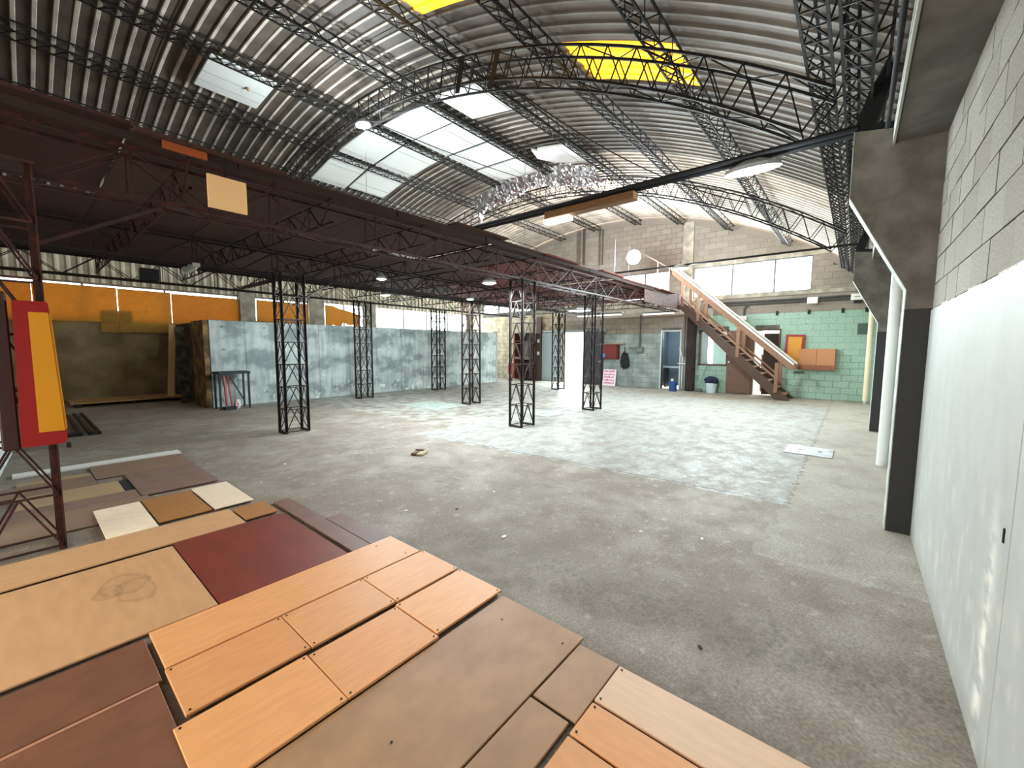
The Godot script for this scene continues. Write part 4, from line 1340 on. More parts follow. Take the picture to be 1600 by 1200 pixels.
func stain(m: StandardMaterial3D, hx: float, hz: float) -> void:
	var w := 256
	var img := Image.create(w, w, false, Image.FORMAT_RGB8)
	var f := FastNoiseLite.new()
	f.seed = 4; f.frequency = 0.02; f.fractal_octaves = 4
	for y in w:
		for x in w:
			var p := Vector2(x, y)
			var k := 0.94 + 0.05 * f.get_noise_2d(x * 0.6, y * 3.0)
			var wob := 5.0 * f.get_noise_2d(x * 1.5, y * 1.5)
			for e in [[Vector2(96, 66), Vector2(34, 22)], [Vector2(126, 58), Vector2(36, 18)], [Vector2(110, 80), Vector2(20, 12)]]:
				var d: float = ((p - e[0]) / e[1]).length() * e[1].y + wob - e[1].y
				if absf(d) < 2.2: k *= 0.91
				elif d < 0: k *= 0.97
			img.set_pixel(x, y, Color(k, k, k))
	m.albedo_texture = ImageTexture.create_from_image(img)
	m.uv1_scale = Vector3(0.5 / hx, 1.0, 0.5 / hz)
	m.uv1_offset = Vector3(0.5, 0, 0.5)

# ------------------------------------------------------------------ things at the far wall
func far_things() -> void:
	var b: MB
	# white downpipes by the pillars
	b = MB.new()
	b.rod(Vector3(0.37, 0.0, -7.58), Vector3(0.37, 3.32, -7.58), 0.062, 16)
	tag(put("downpipe", b.mesh(), mat("white_pvc", Color(0.84, 0.86, 0.85), 0.4)), "white plastic downpipe between the two wall pillars", "pipe")
	b = MB.new()
	b.rod(Vector3(0.30, 0.08, -15.9), Vector3(0.30, 3.4, -15.9), 0.07, 16)
	var dp := tag(put("downpipe", b.mesh(), mat("cream_pvc", Color(0.82, 0.78, 0.66), 0.5)), "cream downpipe in the far right corner on the green wall", "pipe")
	b = MB.new()
	b.rod(Vector3(0.30, 0.0, -15.9), Vector3(0.30, 0.09, -15.9), 0.05, 12)
	put("foot", b.mesh(), mats["lamp_body"], dp)
	# framed board, red round yellow, leaning on the wall cabinet
	var t := thing("framed_board", "yellow board in a red frame leaning on the green wall", "board", Vector3(-1.57, 1.03, FAR + 0.06))
	t.rotation.z = -0.03
	boxpart("frame", Vector3(-0.26, 0, -0.02), Vector3(0.26, 1.04, 0.02), mat("sign_red", Color(0.52, 0.012, 0.012), 0.45), t, 0.004)
	boxpart("panel", Vector3(-0.185, 0.075, 0.02), Vector3(0.185, 0.965, 0.03), mat("sign_yellow", Color(0.76, 0.52, 0.015), 0.45), t, 0.003)
	t = thing("wall_cabinet", "orange-brown wooden wall cabinet beside the yellow board", "cabinet", Vector3(-0.94, 0.95, FAR + 0.015))
	var ow := mat("cabinet_wood", Color(0.69, 0.47, 0.31), 0.6, 0.0, "softgrain", Vector3(5, 1, 5), false)
	boxpart("body", Vector3(-0.47, 0, 0), Vector3(0.47, 0.66, 0.20), ow, t, 0.004)
	boxpart("door", Vector3(-0.46, 0.15, 0.20), Vector3(-0.005, 0.65, 0.215), ow, t, 0.003)
	boxpart("door", Vector3(0.005, 0.15, 0.20), Vector3(0.46, 0.65, 0.215), ow, t, 0.003)
	boxpart("lower_rail", Vector3(-0.48, -0.01, 0.2), Vector3(0.48, 0.13, 0.22), mat("cabinet_dark", Color(0.50, 0.30, 0.18), 0.6), t, 0.003)
	t = thing("vent_plate", "small brass-grey plate on the green wall below the yellow board", "plate", Vector3(-1.40, 0.84, FAR + 0.012))
	boxpart("plate", Vector3(-0.14, -0.04, 0), Vector3(0.14, 0.04, 0.03), mat("plate_grey", Color(0.36, 0.38, 0.31), 0.6, 0.2), t, 0.004)
	boxpart("slot", Vector3(-0.1, -0.005, 0.03), Vector3(0.1, 0.005, 0.034), mats["black_iron"], t)
	# electrical: conduits, boxes, light switch box
	b = MB.new()
	for k in [[3.22, 0.035], [3.13, 0.028]]:
		b.rod(Vector3(-4.4, k[0], FAR + 0.06), Vector3(0.0, k[0], FAR + 0.06), k[1], 8)
	var cd := tag(put("conduit", b.mesh(), mat("conduit_grey", Color(0.24, 0.24, 0.25), 0.5, 0.3)), "pair of dark conduits along the far wall above the green paint", "conduit")
	b = MB.new()
	b.rod(Vector3(-3.07, 2.72, FAR + 0.06), Vector3(-3.07, 3.0, FAR + 0.06), 0.03, 8)
	b.rod(Vector3(-3.07, 3.0, FAR + 0.06), Vector3(-2.95, 3.12, FAR + 0.06), 0.03, 8)
	put("drop", b.mesh(), mats["conduit_grey"], cd)
	for q in [[Vector3(-3.09, 2.66, FAR + 0.05), Vector3(0.11, 0.08, 0.05), "white junction box at the foot of the dropped conduit"], [Vector3(-1.15, 3.14, FAR + 0.08), Vector3(0.14, 0.1, 0.06), "white junction box in the middle of the conduits"]]:
		t = thing("junction_box", q[2], "junction box", q[0])
		boxpart("body", -q[1], q[1], mat("box_white", Color(0.86, 0.86, 0.82), 0.5), t, 0.008)
		boxpart("lid", Vector3(-q[1].x * 0.85, -q[1].y * 0.8, q[1].z), Vector3(q[1].x * 0.85, q[1].y * 0.8, q[1].z + 0.012), mats["box_white"], t, 0.003)
	t = thing("emergency_light", "white emergency light box at the right end of the conduits", "light", Vector3(-0.05, 3.17, FAR + 0.08))
	boxpart("body", Vector3(-0.16, -0.09, -0.06), Vector3(0.16, 0.10, 0.06), mats["box_white"], t, 0.008)
	boxpart("label_strip", Vector3(-0.08, 0.0, 0.06), Vector3(0.06, 0.02, 0.064), mats["conduit_grey"], t)
	boxpart("lamp_head", Vector3(-0.09, -0.18, -0.03), Vector3(0.1, -0.09, 0.08), mats["black_iron"], t, 0.01)
	for q in [[-2.1, "above the double brown doorway"], [-1.23, "above the wooden wall cabinet"], [-0.38, "between cabinet and corner hatch"], [0.18, "right above the dark corner hatch"]]:
		tag(boxpart("wall_bracket", Vector3(q[0] - 0.035, 2.72, FAR + 0.01), Vector3(q[0] + 0.035, 2.86, FAR + 0.05), mats["black_iron"], self, 0.005), "small black bracket over the green paint, " + q[1], "bracket", "black brackets above the green paint")
	tag(boxpart("wall_hatch", Vector3(0.0, 2.05, FAR + 0.01), Vector3(0.26, 2.38, FAR + 0.03), mat("hatch_grey", Color(0.26, 0.34, 0.30), 0.8), self, 0.004), "dark grey square hatch high in the right corner of the green wall", "hatch")
	# brown post by the blue doorway and pipes
	t = thing("post", "rough dark brown wooden post beside the office window", "post", Vector3(-4.76, 0, -16.22))
	b = MB.new()
	b.hull(Vector3(-0.15, 0, -0.13), Vector3(0.15, 3.0, 0.13), 0.03)
	put("trunk", b.mesh(), mat("dark_wood", Color(0.21, 0.14, 0.125), 0.85, 0.0, "stained", Vector3(3, 0.7, 3)), t)
	b = MB.new()
	b.rod(Vector3(-5.05, 1.3, FAR + 0.12), Vector3(-5.05, 2.85, FAR + 0.12), 0.045, 10)
	b.rod(Vector3(-5.05, 2.85, FAR + 0.12), Vector3(-8.5, 2.85, FAR + 0.12), 0.03, 8)
	tag(put("water_pipe", b.mesh(), mat("pipe_tan", Color(0.45, 0.37, 0.33), 0.6)), "tan pipe beside the dark wooden post and along the wall", "pipe")
	t = thing("tap", "white tap and hose between the blue doorway and the post", "tap", Vector3(-5.08, 1.0, FAR + 0.1))
	b = MB.new()
	b.rod(Vector3(0, -0.95, 0), Vector3(0, 0.3, 0), 0.018, 8)
	put("riser", b.mesh(), mats["box_white"], t)
	b = MB.new()
	b.rod(Vector3(-0.16, 0.02, 0.02), Vector3(0.22, 0.02, 0.06), 0.02, 8, true)
	b.rod(Vector3(-0.02, 0.3, 0.0), Vector3(-0.1, 0.62, 0.04), 0.022, 8, true)
	put("spout", b.mesh(), mats["box_white"], t)
	t = thing("jerrycan", "blue can standing at the foot of the dark wooden post", "can", Vector3(-5.22, 0, -15.75))
	b = MB.new()
	b.lathe(Vector3.ZERO, [Vector2(0, 0.0), Vector2(0.13, 0.0), Vector2(0.145, 0.02), Vector2(0.145, 0.32), Vector2(0.10, 0.38), Vector2(0, 0.38)], 16)
	put("body", b.mesh(), mat("can_blue", Color(0.08, 0.23, 0.47), 0.4), t)
	b = MB.new()
	b.rod(Vector3(-0.03, 0.38, 0), Vector3(-0.03, 0.46, 0), 0.05, 10, true)
	put("cap", b.mesh(), mats["box_white"], t)
	t = thing("bucket", "white bucket with a dark blue cloth bag on top below the office window", "bucket", Vector3(-3.95, 0, -16.05))
	b = MB.new()
	b.lathe(Vector3.ZERO, [Vector2(0, 0.0), Vector2(0.15, 0.0), Vector2(0.19, 0.36), Vector2(0.17, 0.36), Vector2(0.0, 0.34)], 16)
	put("pail", b.mesh(), mat("bucket_white", Color(0.70, 0.77, 0.77), 0.5), t)
	var tb := thing("cloth_bag", "dark blue cloth bag heaped on the white bucket", "bag", Vector3(-3.95, 0.34, -16.05))
	b = MB.new()
	blob(b, Vector3(0, 0.1, 0.02), Vector3(0.24, 0.16, 0.17), 5, 0.25)
	put("sack", b.mesh(), mat("cloth_navy", Color(0.06, 0.10, 0.19), 0.9), tb)
	t = thing("broom", "thin broom leaning on the green wall under the office window", "broom", Vector3(-4.4, 0, -16.1))
	b = MB.new()
	b.rod(Vector3(0, 0.12, 0), Vector3(0.30, 1.35, -0.22), 0.014, 8)
	put("handle", b.mesh(), mat("broom_handle", Color(0.50, 0.52, 0.42), 0.6), t)
	b = MB.new()
	b.hull(Vector3(-0.13, 0.0, -0.03), Vector3(0.13, 0.13, 0.03), 0.02)
	put("head", b.mesh(), mat("broom_head", Color(0.34, 0.36, 0.30), 0.9), t)
	# red cabinet, its blue tag, the hanging bag, pink sheet
	t = thing("fire_cabinet", "red wall cabinet on the far wall right of the slate door", "cabinet", Vector3(-8.05, 1.14, FAR + 0.04))
	boxpart("body", Vector3(-0.36, 0, 0), Vector3(0.36, 0.62, 0.2), mat("cabinet_red", Color(0.36, 0.075, 0.07), 0.5), t, 0.005)
	boxpart("door", Vector3(-0.32, 0.03, 0.2), Vector3(0.32, 0.58, 0.215), mat("cabinet_red_door", Color(0.42, 0.11, 0.095), 0.5), t, 0.004)
	boxpart("top_board", Vector3(-0.42, 0.62, -0.01), Vector3(0.62, 0.655, 0.24), mat("shelf_tan", Color(0.60, 0.48, 0.36), 0.7), t, 0.003)
	boxpart("tag", Vector3(-0.33, 0.06, 0.216), Vector3(-0.2, 0.24, 0.222), mat("tag_blue", Color(0.22, 0.48, 0.72), 0.5), t)
	t = thing("hanging_bag", "black bag hanging on the grey wall right of the red cabinet", "bag", Vector3(-7.42, 0.72, FAR + 0.12))
	b = MB.new()
	blob(b, Vector3(0, 0.38, 0), Vector3(0.19, 0.34, 0.1), 9, 0.35)
	blob(b, Vector3(0.12, 0.2, 0.02), Vector3(0.1, 0.16, 0.08), 10, 0.3)
	put("sack", b.mesh(), mat("bag_black", Color(0.07, 0.07, 0.10), 0.8), t)
	b = MB.new()
	b.rod(Vector3(0.0, 0.68, -0.04), Vector3(-0.06, 0.95, -0.1), 0.012, 6)
	put("strap", b.mesh(), mats["bag_black"], t)
	t = thing("wall_fan", "dark ceiling drop pole with a small pale machine on the grey wall", "fan", Vector3(-6.75, 1.55, FAR + 0.18))
	b = MB.new()
	b.rod(Vector3(0, 0.1, 0), Vector3(0, 1.38, 0), 0.03, 8)
	put("pole", b.mesh(), mats["conduit_grey"], t)
	b = MB.new()
	b.hull(Vector3(-0.42, 0.05, -0.06), Vector3(0.15, 0.1, 0.08), 0.02)
	b.hull(Vector3(-0.12, -0.12, -0.06), Vector3(0.16, 0.05, 0.1), 0.03)
	put("body", b.mesh(), mat("machine_grey", Color(0.45, 0.46, 0.44), 0.5, 0.3), t)
	pink_sheet()
	# tall dark cabinet left of the grey door leaf and the extinguisher before it
	t = thing("tall_cabinet", "tall dark brown cabinet with open shelves against the far wall", "cabinet", Vector3(-12.55, 0.06, FAR + 0.26))
	var cb := mat("cabinet_brown", Color(0.24, 0.11, 0.09), 0.6, 0.0, "stained", Vector3.ONE * 1.5)
	boxpart("side", Vector3(-0.6, 0, -0.22), Vector3(-0.52, 2.26, 0.25), mat("cabinet_side", Color(0.40, 0.18, 0.12), 0.6), t, 0.004)
	boxpart("side", Vector3(0.40, 0, -0.22), Vector3(0.48, 2.26, 0.25), cb, t, 0.004)
	boxpart("back", Vector3(-0.52, 0, -0.22), Vector3(0.40, 2.26, -0.19), cb, t)
	for y in [0.0, 0.42, 0.98, 1.05, 1.85, 2.24]:
		boxpart("shelf", Vector3(-0.52, y, -0.2), Vector3(0.40, y + 0.03, 0.24), cb if y < 0.9 or y > 1.1 else mat("shelf_pale", Color(0.55, 0.47, 0.42), 0.6), t, 0.002)
	boxpart("door", Vector3(-0.08, 1.08, 0.22), Vector3(0.38, 1.84, 0.25), cb, t, 0.003)
	t = thing("extinguisher", "red fire extinguisher standing by the far wall, left of the tall cabinet", "extinguisher", Vector3(-13.0, 0.0, FAR + 0.9))
	b = MB.new()
	b.lathe(Vector3.ZERO, [Vector2(0, 0.3), Vector2(0.1, 0.3), Vector2(0.11, 0.33), Vector2(0.11, 0.8), Vector2(0.05, 0.9), Vector2(0.02, 0.92), Vector2(0, 0.92)], 16)
	put("cylinder", b.mesh(), mat("extinguisher_red", Color(0.62, 0.05, 0.05), 0.4), t)
	b = MB.new()
	b.hull(Vector3(-0.03, 0.92, -0.02), Vector3(0.1, 1.0, 0.02), 0.008)
	put("valve", b.mesh(), mats["black_iron"], t)
	b = MB.new()
	b.lathe(Vector3.ZERO, [Vector2(0, 0.0), Vector2(0.13, 0.0), Vector2(0.13, 0.02), Vector2(0.04, 0.04), Vector2(0.04, 0.3), Vector2(0, 0.3)], 12)
	put("stand", b.mesh(), mats["black_iron"], t)
	# dark column frame and notices beside the grey leaf
	tag(boxpart("door_post", Vector3(-12.0, 0, FAR + 0.02), Vector3(-11.72, 3.1, FAR + 0.16), mat("post_brown", Color(0.31, 0.24, 0.21), 0.7), self, 0.01), "brown door post left of the pale grey sliding leaf", "post")
	for y in [1.25, 1.85]:
		tag(boxpart("notice", Vector3(-11.93, y, FAR + 0.165), Vector3(-11.78, y + 0.16, FAR + 0.17), mats["box_white"], self), "small white notice on the brown door post, " + ("lower" if y < 1.5 else "upper") + " of two", "notice")
	t = thing("door_mat", "pale mat on the floor in front of the grey sliding leaf", "mat", Vector3(-11.0, 0.0, -15.9))
	boxpart("mat", Vector3(-0.55, 0.001, -0.2), Vector3(0.55, 0.02, 0.2), mat("mat_pale", Color(0.80, 0.78, 0.72), 0.9), t, 0.004)
	# inside the blue room
	t = thing("red_box", "dark red box on a ledge inside the blue-grey room", "box", Vector3(-5.35, 0.86, FAR - 0.9))
	boxpart("box", Vector3(-0.15, 0, -0.1), Vector3(0.15, 0.42, 0.1), mat("box_maroon", Color(0.22, 0.05, 0.06), 0.6), t, 0.006)
	boxpart("lid", Vector3(-0.16, 0.42, -0.11), Vector3(0.16, 0.45, 0.11), mats["box_maroon"], t)
	t = thing("washbasin_ledge", "pale ledge inside the blue-grey room", "ledge", Vector3(-5.55, 0.80, FAR - 0.95))
	boxpart("top", Vector3(-0.7, 0, -0.25), Vector3(0.7, 0.06, 0.25), mat("ledge_pale", Color(0.62, 0.68, 0.70), 0.5), t, 0.01)
	boxpart("bracket", Vector3(-0.5, -0.8, -0.2), Vector3(-0.44, 0, 0.2), mats["conduit_grey"], t)
	boxpart("bracket", Vector3(0.5, -0.8, -0.2), Vector3(0.56, 0, 0.2), mats["conduit_grey"], t)
	# hanging frame above the mezzanine
	t = thing("timber_hanger", "brown open frame hanging in front of the upper gable wall", "frame", Vector3(-8.85, 5.1, FAR + 0.4))
	var fb := mat("frame_brown", Color(0.27, 0.22, 0.19), 0.7)
	boxpart("upright", Vector3(-0.5, 0.1, -0.04), Vector3(-0.40, 1.62, 0.04), fb, t, 0.004)
	boxpart("upright", Vector3(0.42, 0.0, -0.03), Vector3(0.47, 1.45, 0.03), fb, t, 0.004)
	bar("crossbar", Vector3(-0.45, 1.60, 0), Vector3(0.45, 1.42, 0), 0.012, fb, t)
	b = MB.new()
	b.rod(Vector3(-6.72, 3.45, -13.7), Vector3(-6.72, 5.4, -13.7), 0.02, 6)
	tag(put("pole", b.mesh(), mats["conduit_grey"]), "thin grey pole on the mezzanine beside the flood lamp", "pole")
	# railing on the mezzanine by the stair head
	t = thing("railing", "pale handrail on the mezzanine leading to the stair head", "railing", Vector3.ZERO)
	var rp := mat("rail_pale", Color(0.62, 0.55, 0.50), 0.6)
	bar("rail", Vector3(-6.0, 4.95, -14.2), Vector3(-5.2, 4.4, -15.1), 0.022, rp, t)
	bar("post", Vector3(-5.55, 3.45, -14.7), Vector3(-5.55, 4.65, -14.7), 0.022, rp, t)
	bar("post", Vector3(-5.25, 3.45, -15.0), Vector3(-5.25, 4.42, -15.0), 0.022, rp, t)

func pink_sheet() -> void:
	# a hand-lettered sheet leaning on the wall: pink ground, rows of magenta marks
	var t := thing("lettered_sheet", "pale pink sheet with rows of magenta writing leaning on the far wall", "sign", Vector3(-8.05, 0.0, FAR + 0.26))
	t.rotation.x = -0.16
	boxpart("board", Vector3(-0.3, 0.0, -0.008), Vector3(0.3, 0.70, 0.008), mat("sheet_pink", Color(0.94, 0.87, 0.89), 0.7), t, 0.002)
	var ink := mat("ink_magenta", Color(0.72, 0.22, 0.42), 0.7)
	var b := MB.new()
	for r in 5:
		var x := -0.25
		while x < 0.22:
			var w := rng.randf_range(0.02, 0.05)
			b.hull(Vector3(x, 0.08 + r * 0.125, 0.008), Vector3(x + w, 0.08 + r * 0.125 + rng.randf_range(0.05, 0.09), 0.0095), 0.0)
			x += w + 0.022
	put("lettering", b.mesh(), ink, t).set_meta("kind", "stuff")

func blob(b: MB, at: Vector3, r: Vector3, seed_: int, rough: float) -> void:
	var f := FastNoiseLite.new()
	f.seed = seed_; f.frequency = 1.3; f.fractal_octaves = 3
	var p := func(i: int, j: int) -> Vector3:
		var th := PI * j / 9.0
		var ph := TAU * (i % 16) / 16.0
		var d := Vector3(sin(th) * cos(ph), cos(th), sin(th) * sin(ph))
		return at + d * r * (1.0 + rough * f.get_noise_3dv(d * 1.4))
	for i in 16:
		for j in 9:
			var a: Vector3 = p.call(i, j)
			var e: Vector3 = p.call(i + 1, j + 1)
			b._face(a, p.call(i + 1, j), e, p.call(i, j + 1), (a + e) / 2 - at)

# ------------------------------------------------------------------ things on the left
func left_things() -> void:
	var b: MB
	# orange boards over the left windows
	var om := mat("orange_board", Color(0.74, 0.59, 0.26), 0.8, 0.0, "softgrain", Vector3.ONE * 0.8)
	var om2 := mat("orange_board_b", Color(0.72, 0.56, 0.25), 0.8, 0.0, "softgrain", Vector3.ONE * 0.9)
	for m in [om, om2]:
		m.backlight_enabled = true
		m.backlight = Color(0.95, 0.88, 0.74)
	var list := [[-0.35, 0.60, 2.25, 3.25, "orange board over the left windows, partly behind the red and yellow sign"], [-1.98, -0.36, 2.28, 3.28, "wide orange board over the left windows, left of the vertical joint"], [-2.28, -1.6, 1.98, 2.62, "low orange board hanging below the others on the left wall"], [-3.22, -2.0, 2.0, 3.27, "orange board hanging low at the middle of the left windows"], [-5.1, -3.24, 2.2, 3.25, "orange board over the left windows, right of the leaning plank"], [-7.46, -5.64, 2.45, 3.27, "orange board filling the narrow bay between two concrete posts"]]
	for i in list.size():
		var q: Array = list[i]
		var t := thing("window_board", q[4], "board", Vector3(LEFT + 0.03 + 0.025 * (i % 2), 0, 0), "")
		boxpart("sheet", Vector3(0, q[2], q[0]), Vector3(0.018, q[3], q[1]), om if i % 2 else om2, t, 0.003)
		boxpart("nailing_strip", Vector3(0.018, (q[2] + q[3]) / 2 - 0.02, (q[0] + q[1]) / 2 - 0.02), Vector3(0.03, (q[2] + q[3]) / 2 + 0.02, (q[0] + q[1]) / 2 + 0.02), om2, t)
	var torn := thing("window_board", "torn ragged orange board in the bay before the bright window band", "board", Vector3(LEFT + 0.05, 0, 0))
	b = MB.new()
	b.prism(PackedVector2Array([Vector2(8.15, 2.45), Vector2(8.15, 3.3), Vector2(8.5, 3.28), Vector2(8.7, 3.2), Vector2(9.3, 3.08), Vector2(9.72, 2.95), Vector2(9.62, 2.65), Vector2(9.6, 2.3), Vector2(9.4, 2.55), Vector2(9.2, 2.52), Vector2(8.9, 2.62), Vector2(8.8, 2.42), Vector2(8.5, 2.5)]), 0.0, 0.02)
	put("sheet", b.mesh(), om, torn, Transform3D(Basis(Vector3(0, 0, -1), Vector3.UP, Vector3(1, 0, 0)), Vector3.ZERO))
	# alcove: pale plywood on the floor and a leaning plank
	var t := thing("plywood_platform", "pale plywood sheet lying on the floor of the alcove", "plywood", Vector3(-15.9, 0, -2.0))
	boxpart("sheet", Vector3(-0.75, 0.09, -1.15), Vector3(0.6, 0.115, 1.2), mat("ply_pale", Color(0.68, 0.53, 0.32), 0.7, 0.0, "grain", Vector3(4, 1, 0.8), false), t, 0.003)
	for z in [-1.05, 0.0, 1.05]:
		boxpart("bearer", Vector3(-0.7, 0.0, z - 0.04), Vector3(0.56, 0.09, z + 0.04), mats["dark_wood"], t)
	b = MB.new()
	b.beam(Vector3(-15.55, 0.12, -2.86), Vector3(-16.2, 2.25, -3.12), 0.16, 0.03, Vector3.RIGHT, 0.003)
	tag(put("plank", b.mesh(), mat("plank_pale", Color(0.86, 0.70, 0.47), 0.7)), "pale plank leaning upright in the corner of the alcove", "plank")
	b = MB.new()
	b.beam(Vector3(-14.5, 0.0, -3.0), Vector3(-15.0, 2.15, -3.04), 0.22, 0.03, Vector3.RIGHT, 0.003)
	tag(put("plank", b.mesh(), mat("plank_grey", Color(0.44, 0.41, 0.34), 0.8, 0.0, "stained", Vector3.ONE)), "broad grey slab leaning against the side of the partition", "plank")
	# black bench with red things under it
	t = thing("bench", "black metal work table in front of the partition's end", "table", Vector3(-12.35, 0, -3.52))
	var bk := mat("bench_black", Color(0.055, 0.06, 0.07), 0.5, 0.2)
	boxpart("top", Vector3(-0.25, 0.90, -0.36), Vector3(0.25, 0.96, 0.36), bk, t, 0.01)
	for q in [[0.2, -0.32], [0.2, 0.32], [-0.2, -0.32], [-0.2, 0.32]]:
		boxpart("leg", Vector3(q[0] - 0.02, 0, q[1] - 0.02), Vector3(q[0] + 0.02, 0.9, q[1] + 0.02), bk, t, 0.004)
	bar("brace", Vector3(0.2, 0.85, 0.1), Vector3(0.2, 0.2, -0.2), 0.02, bk, t)
	t = thing("sack_truck", "red and black tool leaning under the black work table", "tool", Vector3(-12.2, 0, -3.38))
	bar("frame", Vector3(0.05, 0.1, 0.05), Vector3(-0.05, 0.86, 0.06), 0.028, mat("tool_red", Color(0.55, 0.09, 0.06), 0.5), t)
	bar("frame", Vector3(0.05, 0.1, -0.06), Vector3(-0.05, 0.86, -0.02), 0.022, mats["tool_red"], t)
	boxpart("foot", Vector3(-0.08, 0.0, -0.14), Vector3(0.14, 0.07, 0.12), bk, t, 0.01)
	t = thing("crumpled_bag", "crumpled pale plastic bag under the black work table", "bag", Vector3(-12.12, 0, -3.55))
	b = MB.new()
	blob(b, Vector3(0, 0.13, 0), Vector3(0.07, 0.13, 0.07), 21, 0.5)
	put("bag", b.mesh(), mat("bag_pale", Color(0.78, 0.70, 0.70), 0.5), t)
	# black frames lying behind the sign
	var names := ["black steel frame on the floor behind the sign, outermost of three", "black steel frame on the floor behind the sign, middle one", "black steel frame on the floor behind the sign, innermost one"]
	for i in 3:
		t = thing("steel_frame", names[i], "frame", Vector3(-10.45 - 0.02 * i, 0.0, -0.88 + 0.24 * i), "black steel frames on the floor")
		var w: float = [0.12, 0.16, 0.2][i]
		var l: float = [3.4, 3.2, 3.3][i]
		boxpart("rail", Vector3(-l, 0.0, -0.02), Vector3(0, 0.05, 0.02), bk, t, 0.003)
		boxpart("rail", Vector3(-l, 0.0, w - 0.02), Vector3(0, 0.05, w + 0.02), bk, t, 0.003)
		boxpart("end", Vector3(-0.16, 0.0, 0.0), Vector3(0, 0.06, w), bk, t, 0.003)
	# the red and yellow sign box on the near tower
	t = thing("sign_box", "red sign box with a yellow panel strapped to the near lattice tower", "sign", Vector3(-4.595, 0.86, 0.0))
	b = MB.new()
	var turned := Transform3D(Basis(Vector3(0, 0, -1), Vector3.UP, Vector3(1, 0, 0)), Vector3.ZERO)   # outline's x becomes -z
	b.prism(PackedVector2Array([Vector2(-0.02, 0.0), Vector2(0.19, 0.0), Vector2(0.212, 0.03), Vector2(0.172, 1.05), Vector2(0.16, 1.06), Vector2(0.0, 1.06)]), -0.11, 0.0)
	put("case", b.mesh(), mats["sign_red"], t, turned)
	b = MB.new()
	b.prism(PackedVector2Array([Vector2(0.07, 0.10), Vector2(0.20, 0.10), Vector2(0.167, 0.98), Vector2(0.072, 0.98)]), -0.02, 0.008)
	b.prism(PackedVector2Array([Vector2(0.20, 0.10), Vector2(0.214, 0.115), Vector2(0.182, 0.965), Vector2(0.167, 0.98)]), -0.05, 0.002)
	put("panel", b.mesh(), mats["sign_yellow"], t, turned)
	boxpart("back_cover", Vector3(-0.11, -0.02, 0.022), Vector3(-0.05, 1.12, 0.11), mat("maroon_cover", Color(0.16, 0.05, 0.06), 0.7), t, 0.01).set_meta("label", "dark maroon backing")
	boxpart("clip", Vector3(-0.02, -0.04, -0.225), Vector3(0.0, 0.0, -0.2), bk, t)
	# lamp-like grey box on girder
	t = thing("switch_box", "dark grey box hanging on the lattice girder above the orange boards", "box", Vector3(-11.85, 3.02, -1.95))
	boxpart("body", Vector3(-0.1, 0, -0.16), Vector3(0.1, 0.24, 0.16), mat("box_dark", Color(0.13, 0.13, 0.14), 0.5), t, 0.008)
	boxpart("side_bracket", Vector3(-0.12, -0.03, -0.19), Vector3(-0.08, 0.26, -0.165), mats["bright_steel"], t)

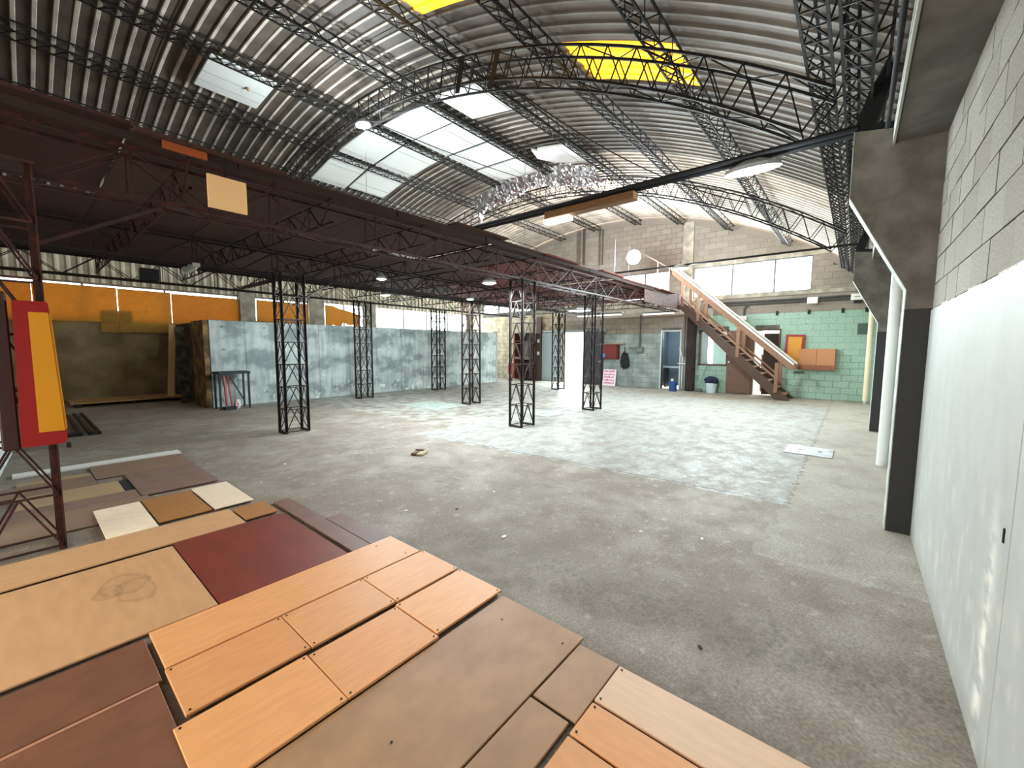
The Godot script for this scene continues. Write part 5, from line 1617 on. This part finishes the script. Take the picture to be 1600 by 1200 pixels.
# ------------------------------------------------------------------ small things on the floor
func small_things() -> void:
	var b: MB
	# hatch cover in the floor
	var t := thing("floor_hatch", "pale steel hatch cover set in the floor near the downpipe", "hatch", Vector3(-0.47, 0, -7.86))
	boxpart("cover", Vector3(-0.30, 0.0, -0.32), Vector3(0.30, 0.014, 0.32), mat("hatch_steel", Color(0.78, 0.80, 0.81), 0.45, 0.2, "cloudy", Vector3.ONE), t, 0.004)
	for x in [-0.12, 0.14]:
		boxpart("grip", Vector3(x - 0.025, 0.014, -0.02), Vector3(x + 0.025, 0.018, 0.02), mats["conduit_grey"], t)
	for q in [[-8.9, -7.3, "pale patch plate in the floor before the partition towers", 0.75, 0.55], [-5.9, -8.2, "pale patch plate in the floor near the bright doorway side", 0.5, 0.4]]:
		t = thing("floor_plate", q[2], "plate", Vector3(q[0], 0, q[1]))
		boxpart("cover", Vector3(-q[3], 0, -q[4]), Vector3(q[3], 0.008, q[4]), mat("plate_pale", Color(0.70, 0.74, 0.70), 0.5, 0.0, "cloudy", Vector3.ONE), t, 0.003)
	# the scrap of wood in the middle of the floor
	t = thing("wood_scrap", "small broken wooden box lid lying alone on the bare floor", "scrap", Vector3(-4.95, 0, -3.78))
	t.rotation.y = 0.5
	var w := mat("scrap_wood", Color(0.40, 0.31, 0.22), 0.8, 0.0, "grain", Vector3.ONE * 4.0)
	boxpart("slat", Vector3(-0.09, 0.0, -0.10), Vector3(-0.02, 0.035, 0.10), w, t, 0.004)
	boxpart("slat", Vector3(-0.01, 0.005, -0.10), Vector3(0.09, 0.03, 0.10), mat("scrap_pale", Color(0.66, 0.60, 0.50), 0.8), t, 0.004)
	boxpart("cleat", Vector3(-0.10, 0.03, -0.12), Vector3(0.03, 0.05, -0.08), w, t, 0.004)
	# pale chips of paint and paper
	var chip := mat("chip_white", Color(0.88, 0.87, 0.83), 0.8)
	var dark := mat("chip_dark", Color(0.20, 0.18, 0.16), 0.9)
	var spots := [[-5.9, -2.25, 0, "pale paint chip on the floor beyond the clean whitish sheet"], [-5.3, -1.75, 0, "pale paint chip on the floor just off the corner of the mauve strip"],
		[-3.3, -2.35, 0, "pale paint chip on the floor near the end of the unbroken orange plank"], [-2.95, -2.7, 1, "dark crumb on the floor a step beyond the orange planks"],
		[-2.2, -2.55, 0, "pale paint chip on the floor facing the corner of the specked orange board"], [-1.35, -3.4, 0, "pale paint chip on the floor before the pale screed's corner"],
		[-3.0, -3.3, 0, "pale paint chip on the floor between the wood scrap and the boards"], [-0.9, -3.6, 0, "pale paint chip on the floor nearest to the nearer wall pillar"],
		[-0.55, -2.25, 1, "dark crumb on the broken strip of floor by the right wall"], [-7.2, -4.6, 0, "pale paint chip on the floor by the tower next to the work table"]]
	for q in spots:
		b = MB.new()
		var s := rng.randf_range(0.015, 0.034)
		b.prism(PackedVector2Array([Vector2(-s, -s * 0.4), Vector2(s * 0.3, -s * 0.6), Vector2(s, 0.1 * s), Vector2(s * 0.2, s * 0.5), Vector2(-s * 0.7, s * 0.4)]), 0.0, 0.004)
		var o := put("floor_chip", b.mesh(), dark if q[2] else chip)
		o.transform = Transform3D(Basis(Vector3.UP, rng.randf() * TAU) * Basis(Vector3.RIGHT, -PI / 2), Vector3(q[0], 0.001, q[1]))
		tag(o, q[3], "chip", "loose chips on the floor")
	# cables slung under the roof
	for q in [[Vector3(-4.15, 5.45, -5.15), Vector3(-1.75, 4.35, -9.0), 0.25, "dark cable slung under the roof from the truss strap past the oval lamp"], [Vector3(-7.66, 6.07, -4.75), Vector3(-7.15, 6.12, -8.9), 0.05, "thin cable running from the round truss lamp across the white panels"]]:
		b = MB.new()
		for i in 12:
			var u := i / 12.0
			var w2 := (i + 1) / 12.0
			b.rod(q[0].lerp(q[1], u) + Vector3.DOWN * q[2] * 4.0 * u * (1.0 - u), q[0].lerp(q[1], w2) + Vector3.DOWN * q[2] * 4.0 * w2 * (1.0 - w2), 0.009, 5)
		tag(put("cable", b.mesh(), mats["black_iron"]), q[3], "cable")
	# loose wires hanging from the roof
	for q in [[-6.6, -8.4, 6.5, 3.6, "long thin wire hanging from the roof in front of the foil"], [-7.66, -4.66, 5.95, 3.6, "thin pale cord hanging from the round truss lamp"]]:
		b = MB.new()
		b.rod(Vector3(q[0], q[3], q[1]), Vector3(q[0], q[2], q[1]), 0.0045, 5)
		tag(put("hanging_wire", b.mesh(), mat("wire_grey", Color(0.45, 0.44, 0.42), 0.6)), q[4], "wire")
